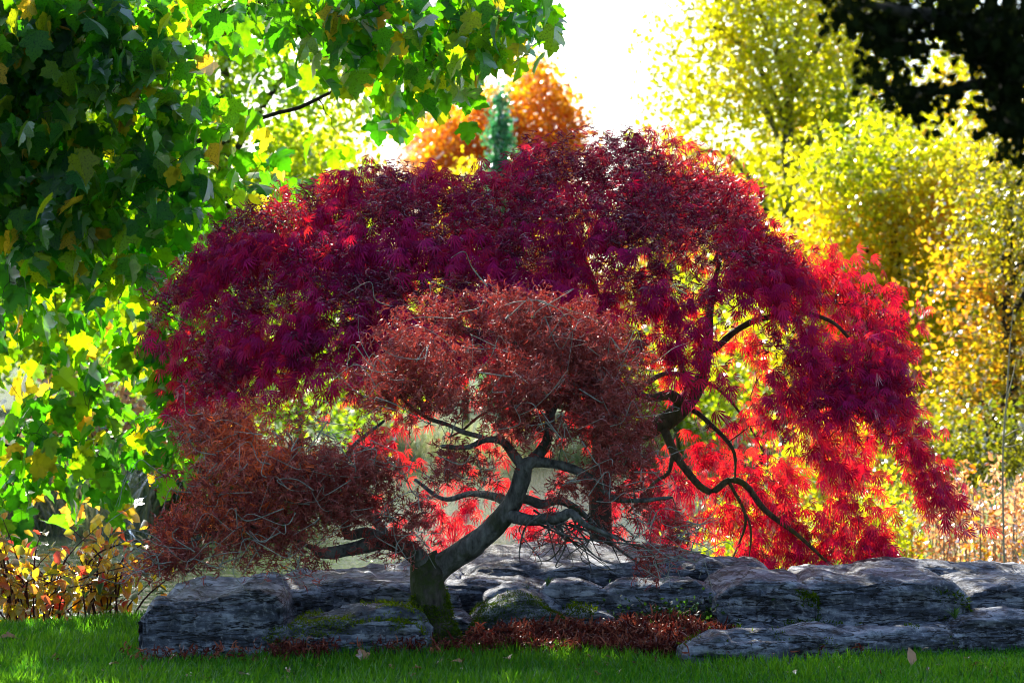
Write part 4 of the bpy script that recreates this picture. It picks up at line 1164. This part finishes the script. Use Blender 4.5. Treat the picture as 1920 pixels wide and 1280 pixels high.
# ------------------------------------------------------------------ orange spires on the right bank
for i, (u, Y, vt) in enumerate([(1712, 23.0, 900), (1745, 23.6, 872), (1788, 23.4, 880), (1815, 24.2, 862), (1862, 23.2, 866), (1888, 23.8, 852), (1925, 23.4, 880), (1770, 22.4, 930), (1900, 22.6, 905), (1840, 22.8, 900)]):
    x = at(u, Y)
    z0 = float(zg(x, Y)) - 0.03
    loc = np.array([x, Y, z0])
    h = zz(vt, Y) - z0
    root = thing('spire_shrub', 'upright orange leaved spire shrub standing at the right pond bank', 'shrub', loc, 'orange spires at the right bank')
    b = Buf()
    tops = []
    for s in range(3):
        e = np.array([rng.normal(0, 0.07), rng.normal(0, 0.07), h * (1 - 0.14 * s)])
        pts = np.array([[0, 0, 0], e * 0.5 + [rng.normal(0, 0.02), 0, 0], e])
        tube(b, smooth_path(np.column_stack([pts, [0.012, 0.008, 0.003]]), 0.1)[:, :3], smooth_path(np.column_stack([pts, [0.012, 0.008, 0.003]]), 0.1)[:, 3], 5)
        tops.append(e)
    link('stem', b.mesh('stem', M['bark_pale'], True), root)
    n = 62
    k = rng.integers(0, 3, n)
    f = rng.random(n) ** 0.8
    pos = np.array(tops)[k] * f[:, None] + rng.normal(0, 1, (n, 3)) * np.array([0.075, 0.075, 0.03]) * (1.1 - 0.75 * f[:, None])
    d = nrm(rng.normal(0, 0.6, (n, 3)) + [0, 0, 0.3])
    leaf_objects(root, np.zeros(3), [OVAL], M['orange'] if i % 3 == 0 else M['salmon'], pos, d, rng.random(n) * 6.28, rng.uniform(0.06, 0.095, n), rng.random(n))
    n = 190
    k, f = rng.integers(0, 3, n), rng.random(n) ** 0.8
    pos = np.array(tops)[k] * f[:, None] + rng.normal(0, 1, (n, 3)) * np.array([0.085, 0.085, 0.03]) * (1.1 - 0.75 * f[:, None])
    b = Buf()
    scatter(b, [OVAL], pos, rng.normal(0, 0.6, (n, 3)), rng.random(n) * 6.28, rng.uniform(0.045, 0.07, n), rng.random(n))
    link('foliage', b.mesh('foliage', M['salmon']), root, 'stuff')

# pale sapling
b = Buf()
x = at(1884, 21)
z0 = float(zg(x, 21)) - 0.05
loc = np.array([x, 21.0, z0])
root = thing('birch_sapling', 'slender pale leafless sapling stem at the right bank', 'tree', loc)
c = np.vstack([[*loc, 0.010], ctrl([(1880, 880, 21, 0.009), (1888, 740, 21, 0.008), (1894, 640, 21, 0.005), (1900, 580, 21, 0.002)])])
s_ = smooth_path(c, 0.06)
tube(b, s_[:, :3] - loc, s_[:, 3], 7)
link('trunk', b.mesh('trunk', M['bark_pale'], True), root)
for (uv0, uv1, uv2) in (((1885, 818), (1905, 806), (1935, 795)), ((1884, 838), (1900, 836), (1925, 826)), ((1888, 750), (1898, 710), (1906, 670))):
    b = Buf()
    s_ = smooth_path(ctrl([(*uv0, 21, 0.007), (*uv1, 21, 0.005), (*uv2, 21, 0.002)]), 0.03)
    tube(b, s_[:, :3] - loc, s_[:, 3], 5)
    link('branch', b.mesh('branch', M['bark_pale'], True), root)

# ------------------------------------------------------------------ dogwood bush at the lower left
def bush(label, x, Y, spread, h, nst, nleaf, seed):
    rg = np.random.default_rng(seed)
    z0 = float(zg(x, Y)) - 0.05
    loc = np.array([x, Y, z0])
    root = thing('dogwood_bush', label, 'shrub', loc)
    b = Buf()
    P_, D_ = [], []
    for i in range(nst):
        a = rg.normal(0, 1, 2) * spread * 0.5
        e = np.array([a[0] * 1.25, a[1] * 0.7, h * rg.uniform(0.45, 1.05)])
        s = smooth_path(np.array([[a[0] * 0.3, a[1] * 0.2, 0, 0.005], [*(e * np.array([0.3, 0.3, 0.7]) + rg.normal(0, 0.08, 3)), 0.006], [*e, 0.002]]), 0.08)
        tube(b, s[:, :3], s[:, 3], 4)
        P_.append(s[len(s) // 4:, :3])
    link('stems', b.mesh('stems', M['bark_red'], True), root, 'stuff')
    P_ = np.vstack(P_)
    k = rg.integers(0, len(P_), nleaf)
    pos = P_[k] + rg.normal(0, 0.05, (nleaf, 3))
    d = nrm(rg.normal(0, 0.6, (nleaf, 3)) + [0, -0.1, -0.3])
    tint = rg.random(nleaf)
    size, roll = rg.uniform(0.075, 0.125, nleaf), rg.normal(0, 0.9, nleaf)
    leaf_objects(root, np.zeros(3), [OVAL], M['dogwood'], pos[:150], d[:150], roll[:150], size[:150], tint[:150], 8)
    b = Buf()
    scatter(b, [OVAL], pos[150:], d[150:], roll[150:], size[150:] * 0.9, tint[150:])
    link('foliage', b.mesh('foliage', M['dogwood']), root, 'stuff')
M['dogwood'] = leaf_mat('dogwood_leaf',
    [(0.0, (0.10, 0.14, 0.02)), (0.35, (0.32, 0.26, 0.02)), (0.75, (0.45, 0.22, 0.03)), (0.9, (0.42, 0.06, 0.03)), (1.0, (0.40, 0.03, 0.03))],
    [(0.0, (0.45, 0.55, 0.01)), (0.35, (1.0, 0.72, 0.02)), (0.75, (1.0, 0.48, 0.03)), (0.9, (0.95, 0.16, 0.05)), (1.0, (0.9, 0.07, 0.06))], 0.55, 0.07)
bush('low bush of yellow and orange leaves on dark red stems behind the lawn crest', at(60, 15.7), 15.7, 1.0, 0.80, 30, 560, 71)
bush('small yellow leaved bush with scarlet leaves beside the end boulder', at(200, 16.0), 16.0, 0.55, 0.72, 18, 330, 72)

# reeds on the left bank
def reeds(label, xs, ys, n, h, seed, z=None):
    rg = np.random.default_rng(seed)
    x, y = rg.uniform(*xs, n), rg.uniform(*ys, n)
    z_ = zg(x, y)
    kk = z_ > POND_Z - 0.12
    x, y, z_ = x[kk], y[kk], z_[kk]
    n = len(x)
    d = nrm(np.stack([rg.normal(0, 0.25, n), rg.normal(0, 0.25, n), np.ones(n)], 1))
    X, Yd, Z = frames(d, rg.random(n) * 6.28)
    tv = np.array([[-0.012, 0, 0], [0.012, 0, 0], [0.01, 0.6, 0.06], [-0.01, 0.6, 0.06], [0, 1, 0.22]])
    Vv, F = batch(tv, [[0, 1, 2], [0, 2, 3], [3, 2, 4]], np.stack([x, y, z_], 1), X, Yd, Z, h * rg.uniform(0.5, 1.2, n))
    o = link('reeds', mesh_np('reeds', Vv, F, M['reed'], np.repeat(rg.random(n), 5)), None, 'stuff')
    tag(o, label, 'reeds')
reeds('tall mixed reeds and grasses along the left pond bank', (-9.5, -3.2), (30.0, 35), 9000, 0.95, 81)
reeds('tall reeds and grasses along the right pond bank', (3.6, 9.5), (24.5, 30), 6000, 0.7, 82)
reeds('low grasses along the far pond bank', (-3.5, 10), (56, 62), 6000, 0.8, 83)
reeds('grass tufts on the near pond bank below the bush', (-5.5, -1.9), (17.0, 18.8), 1800, 0.4, 84)

# ------------------------------------------------------------------ dark yew overhanging from the right, near the camera
LOC = np.array([3.4, 8.2, 0.0])
yw = thing('yew_tree', 'near dark evergreen branch mass hanging in from the right', 'tree', LOC)
sk = Skel(13)
sk.limb(np.array([[3.4, 8.2, -0.05, 0.3], [3.35, 8.2, 1.5, 0.24], [3.4, 8.3, 3.5, 0.2], [3.3, 8.4, 6.0, 0.1]]), 0.12, name='trunk')
sk.limb(np.vstack([[3.4, 8.3, 2.9, 0.1], ctrl([(1960, 120, 7.4, 0.06), (1860, 60, 7.2, 0.04), (1720, 30, 7.0, 0.02), (1600, 10, 7.0, 0.008)])]), 0.08, 0.04)
sk.limb(np.vstack([[3.4, 8.25, 2.6, 0.08], ctrl([(1980, 230, 7.5, 0.05), (1900, 160, 7.3, 0.03), (1800, 165, 7.1, 0.016), (1690, 175, 7.0, 0.006)])]), 0.08, 0.04)
sk.limb(np.array([[3.4, 8.3, 3.4, 0.1], [2.6, 8.0, 3.6, 0.06], [1.6, 7.6, 3.5, 0.03], [0.8, 7.4, 3.3, 0.01]]), 0.08, 0.04)
YP = [(1575, 8, 40, 16, 14), (1620, 30, 36, 30, 26), (1680, 50, 50, 45, 48), (1760, 30, 70, 36, 60), (1850, 40, 70, 50, 80), (1640, 100, 22, 40, 22), (1652, 150, 20, 22, 14), (1690, 184, 34, 12, 14), (1745, 190, 40, 14, 18), (1800, 180, 36, 20, 18),
      (1735, 92, 26, 18, 12), (1830, 105, 34, 28, 24), (1890, 120, 40, 60, 56), (1905, 220, 28, 50, 44), (1862, 205, 24, 16, 12), (1915, 285, 18, 24, 14), (1930, 60, 40, 90, 50), (1880, 165, 24, 20, 10)]
T = []
for (u, v, ru, rv, n) in YP:
    n = max(4, int(n * 0.36))
    a = nrm(rng.normal(0, 1, (n, 3))) * (rng.random((n, 1)) ** 0.4)
    T.append(PV(u + ru * a[:, 0], v + rv * a[:, 1], 7.1 + 0.35 * a[:, 2]))
nn = 2600
a = np.stack([rng.uniform(-1.0, 7.5, nn), rng.uniform(4.0, 11.5, nn), rng.uniform(2.4, 9.0, nn)], 1)
au, av = topix(a)
a = a[(((a[:, 0] - 3.3) / 3.9) ** 2 + ((a[:, 2] - 5.0) / 3.8) ** 2 + ((a[:, 1] - 7.8) / 3.4) ** 2 < 1) & ((av < -230) | (au > 2200))]  # unseen crown, enlarged to hold back sky light from the front
nfront = sum(len(q) for q in T)
T = np.vstack(T + [a])
sk.grow(T, arch=0.05, r0=0.003, wig=0.04, maxr=0.02)
put_limbs(sk, yw, LOC, {'branch': M['bark_dark']}, n=10)
put_twigs(sk, yw, LOC, M['bark_dark'], 3)
pos = np.vstack([np.repeat(T[:nfront], 13, 0) + rng.normal(0, 0.034, (nfront * 13, 3)), np.repeat(T[nfront:], 20, 0) + rng.normal(0, 0.14, ((len(T) - nfront) * 20, 3))])
N = len(pos)
ysz = np.where(np.arange(N) < nfront * 13, rng.uniform(0.03, 0.05, N), rng.uniform(0.07, 0.11, N))
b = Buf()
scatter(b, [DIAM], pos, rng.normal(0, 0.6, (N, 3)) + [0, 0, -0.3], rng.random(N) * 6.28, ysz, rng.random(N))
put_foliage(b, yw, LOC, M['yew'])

# ------------------------------------------------------------------ lawn, litter, ivy, fallen leaves
def bed_edge(x):
    return np.interp(x, [-2.3, -1.9, -1.2, -0.6, -0.2, 0.3, 0.8, 1.15, 1.4, 2.6], [13.1, 13.05, 13.15, 13.45, 13.55, 13.35, 13.1, 12.9, 12.82, 13.6])
def grass(xs, ys, n, h, r):
    x, y = r.uniform(*xs, n), r.uniform(*ys, n)
    edge = np.where(x < -2.0, crest(x) + 0.5, bed_edge(x))
    kp = y < edge + r.normal(0, 0.05, n)
    x, y = x[kp], y[kp]
    n = len(x)
    pt = np.stack([x * 1.6, y * 1.6, 0 * x], 1)
    lush = fbm(pt, 5, 3)
    hh = h * (0.55 + 0.9 * r.random(n)) * (0.6 + 0.8 * lush)
    d = nrm(np.stack([r.normal(0, 0.35, n), r.normal(0, 0.35, n), np.ones(n)], 1))
    X, Yd, Z = frames(d, r.random(n) * 6.28)
    tv = np.array([[-0.045, 0, 0], [0.045, 0, 0], [0.036, 0.55, 0.05], [-0.036, 0.55, 0.05], [0, 1, 0.3]])
    return batch(tv, [[0, 1, 2], [0, 2, 3], [3, 2, 4]], np.stack([x, y, zg(x, y) - 0.003], 1), X, Yd, Z, hh) + (np.repeat(np.clip(0.55 * r.random(n) + 0.6 * (lush - 0.25), 0, 1), 5),)
b = Buf()
for xs, ys, n, h in (((-3.6, 3.6), (11.6, 15.6), 120000, 0.062), ((-4.5, 4.5), (9.0, 11.6), 22000, 0.07)):
    V_, F_, T_ = grass(xs, ys, n, h, rng)
    b.add(V_, F_, T_)
o = link('grass', b.mesh('grass', M['grass']), None, 'stuff')
tag(o, 'short green lawn grass in front of the rocks', 'grass')

n = 7000
x, y = rng.uniform(-1.3, 1.35, n), rng.uniform(12.95, 14.3, n)
x2, y2 = rng.normal(0.75, 0.4, 5000), rng.normal(13.55, 0.25, 5000)
x3, y3 = rng.uniform(-2.1, -1.0, 110), rng.normal(12.98, 0.09, 110)
x, y = np.concatenate([x, x2, x3]), np.concatenate([y, y2, y3])
dn = fbm(np.stack([x * 2, y * 2, 0 * x], 1), 15, 3)
kp = (y > bed_edge(x) - 0.20 - 0.9 * (dn - 0.45) - 0.25 * rng.random(len(x)) ** 3) & (dn > 0.44) | (x < -1.0)
x, y = x[kp], y[kp]
n = len(x)
heap = 0.06 + 0.05 * fbm(np.stack([x * 9, y * 9, 0 * x], 1), 16, 2) + 0.11 * np.exp(-((x - 0.9) / 0.42) ** 2 - ((y - 13.85) / 0.3) ** 2) + 0.08 * np.exp(-((x - 0.15) / 0.5) ** 2 - ((y - 13.5) / 0.15) ** 2)
pos = np.stack([x, y, zg(x, y) + heap * rng.random(n) ** 0.6], 1)
b = Buf()
scatter(b, SCRAP, pos, nrm(rng.normal(0, 1, (n, 3)) * [1, 1, 0.4]), rng.random(n) * 6.28, rng.uniform(0.035, 0.085, n), rng.random(n))
o = link('leaf_litter', b.mesh('leaf_litter', M['litter']), None, 'stuff')
tag(o, 'rust brown fallen maple leaves heaped under the small tree', 'leaf litter')

# dark ivy patch between rocks
loc = np.array([1.0, 13.9, 0.0])
root = thing('ivy_patch', 'dark low ivy growing between the stones right of centre', 'plant', loc)
n = 1700
a = rng.normal(0, 1, (n, 3)) * [0.22, 0.09, 0.07]
pos = a + [0, 0, 0.12]
pos[:, 2] = np.abs(pos[:, 2])
b = Buf()
scatter(b, [DIAM], pos, nrm(rng.normal(0, 0.7, (n, 3)) + [0, -0.4, 0]), rng.random(n) * 6.28, rng.uniform(0.018, 0.035, n), 0.35 * rng.random(n))
link('foliage', b.mesh('foliage', M['darkgreen']), root, 'stuff')
b = Buf()
for i in range(14):
    e = rng.normal(0, 1, 3) * [0.2, 0.08, 0.06] + [0, 0, 0.2]
    tube(b, np.array([[e[0] * 0.4, 0, -0.02], [e[0] * 0.7, e[1] - 0.05, e[2] * 0.6], e]), np.array([0.005, 0.004, 0.002]), 4)
link('stems', b.mesh('stems', M['bark_dark'], True), root, 'stuff')

def tuft_plant(label, u, v, Y, n, h, mat):
    p = P(u, v, Y)
    root = thing('fern_tuft', label, 'plant', p)
    d = nrm(np.stack([rng.normal(0, 0.7, n), rng.normal(0, 0.5, n), np.full(n, 0.8)], 1))
    tv = np.array([[-0.06, 0, 0], [0.06, 0, 0], [0.09, 0.5, 0.1], [-0.09, 0.5, 0.1], [0, 1, -0.05]])
    X, Yd, Z = frames(d)
    for i in range(n):
        V_, F_ = batch(tv, [[0, 1, 2], [0, 2, 3], [3, 2, 4]], np.zeros((1, 3)), X[i:i + 1], Yd[i:i + 1], Z[i:i + 1], np.array([h * rng.uniform(0.6, 1.1)]))
        link('frond', mesh_np('frond', V_, F_, mat, np.full(5, rng.random())), root)
tuft_plant('small green fern tuft between the rounded stone and angular block', 1026, 1098, 14.0, 14, 0.075, M['darkgreen'])
tuft_plant('dark fern tuft in the crack of the long block', 1528, 1180, 13.72, 12, 0.10, M['darkgreen'])
tuft_plant('dark fern tuft at the joint below the end block', 1790, 1160, 13.62, 14, 0.10, M['darkgreen'])

FL = [(1707, 1262, 0.105, 0.6, 1, 'large pale buff fallen leaf standing up in the lawn'), (1824, 1262, 0.055, 0.15, 0, 'brown fallen leaf in the grass by the pale buff one'),
      (1356, 1252, 0.035, 0.95, 0, 'tiny pale leaf in grass before the low rough ledge'), (1724, 1232, 0.04, 0.85, 0, 'small pale leaf in grass below the low ledge'),
      (1480, 1276, 0.05, 0.95, 0, 'thin whitish leaf lying flat in the lawn'), (682, 1252, 0.06, 0.3, 1, 'curled brown leaf in the lawn left of the trunk'),
      (790, 1268, 0.05, 0.1, 0, 'dark brown leaf flat in the lawn below the trunk'), (862, 1258, 0.05, 0.35, 0, 'dull brown leaf in the lawn right below the trunk'),
      (950, 1250, 0.045, 0.05, 0, 'small dark red brown leaf in the open lawn'), (1148, 1250, 0.035, 0.0, 0, 'small orange brown leaf near the flat mossy stone'),
      (30, 1208, 0.09, 0.3, 0, 'large brown leaf on the shaded left lawn'), (455, 1276, 0.05, 0.9, 0, 'whitish leaf in the lawn before the end boulder'),
      (210, 1262, 0.045, 0.2, 0, 'brown leaf on the shaded lawn left of the boulder'), (1580, 1228, 0.04, 0.1, 0, 'brown leaf caught in grass beside the low ledge')]
for (u, v, s, tn_, up_, lab) in FL:
    Y = CAM_H * FPX / (v - 720.0)
    x = at(u, Y)
    wv = SYC[2] if 0.04 < s < 0.1 else OVAL
    tv = np.asarray(wv[0]) * s * (1.0 if s > 0.04 else 1.4)
    o = link('fallen_leaf', mesh_np('fallen_leaf', tv, wv[1], M['dryleaf'], np.full(len(tv), tn_)))
    o.location = (x, Y, float(zg(x, Y)) + 0.045)
    o.rotation_euler = (math.radians(70 if up_ else 12 + 20 * rng.random()), math.radians(rng.normal(0, 12)), rng.random() * 6.28 if not up_ else 0.4)
    tag(o, lab, 'leaf')

scrap_me = [mesh_np('fallen_leaf', tmpl_curl(40 + i, 5, 0.10)[0] * 0.035, tmpl_curl(40 + i, 5, 0.10)[1], M['litter' if i % 2 else 'dryleaf'], np.full(35, 0.15 + 0.14 * i)) for i in range(5)]
for i in range(46):
    x, Y = rng.uniform(-2.7, 2.7), rng.uniform(12.05, 13.0)
    o = link('fallen_leaf', scrap_me[i % 5])
    o.location = (x, Y, float(zg(x, Y)) + 0.04)
    o.rotation_euler = tuple(rng.uniform(0, 6.28, 3))
    o.scale = (rng.uniform(0.7, 1.3),) * 3
    tag(o, 'small curled brown leaf fragment scattered on the front lawn', 'leaf', 'leaf scraps on the front lawn')
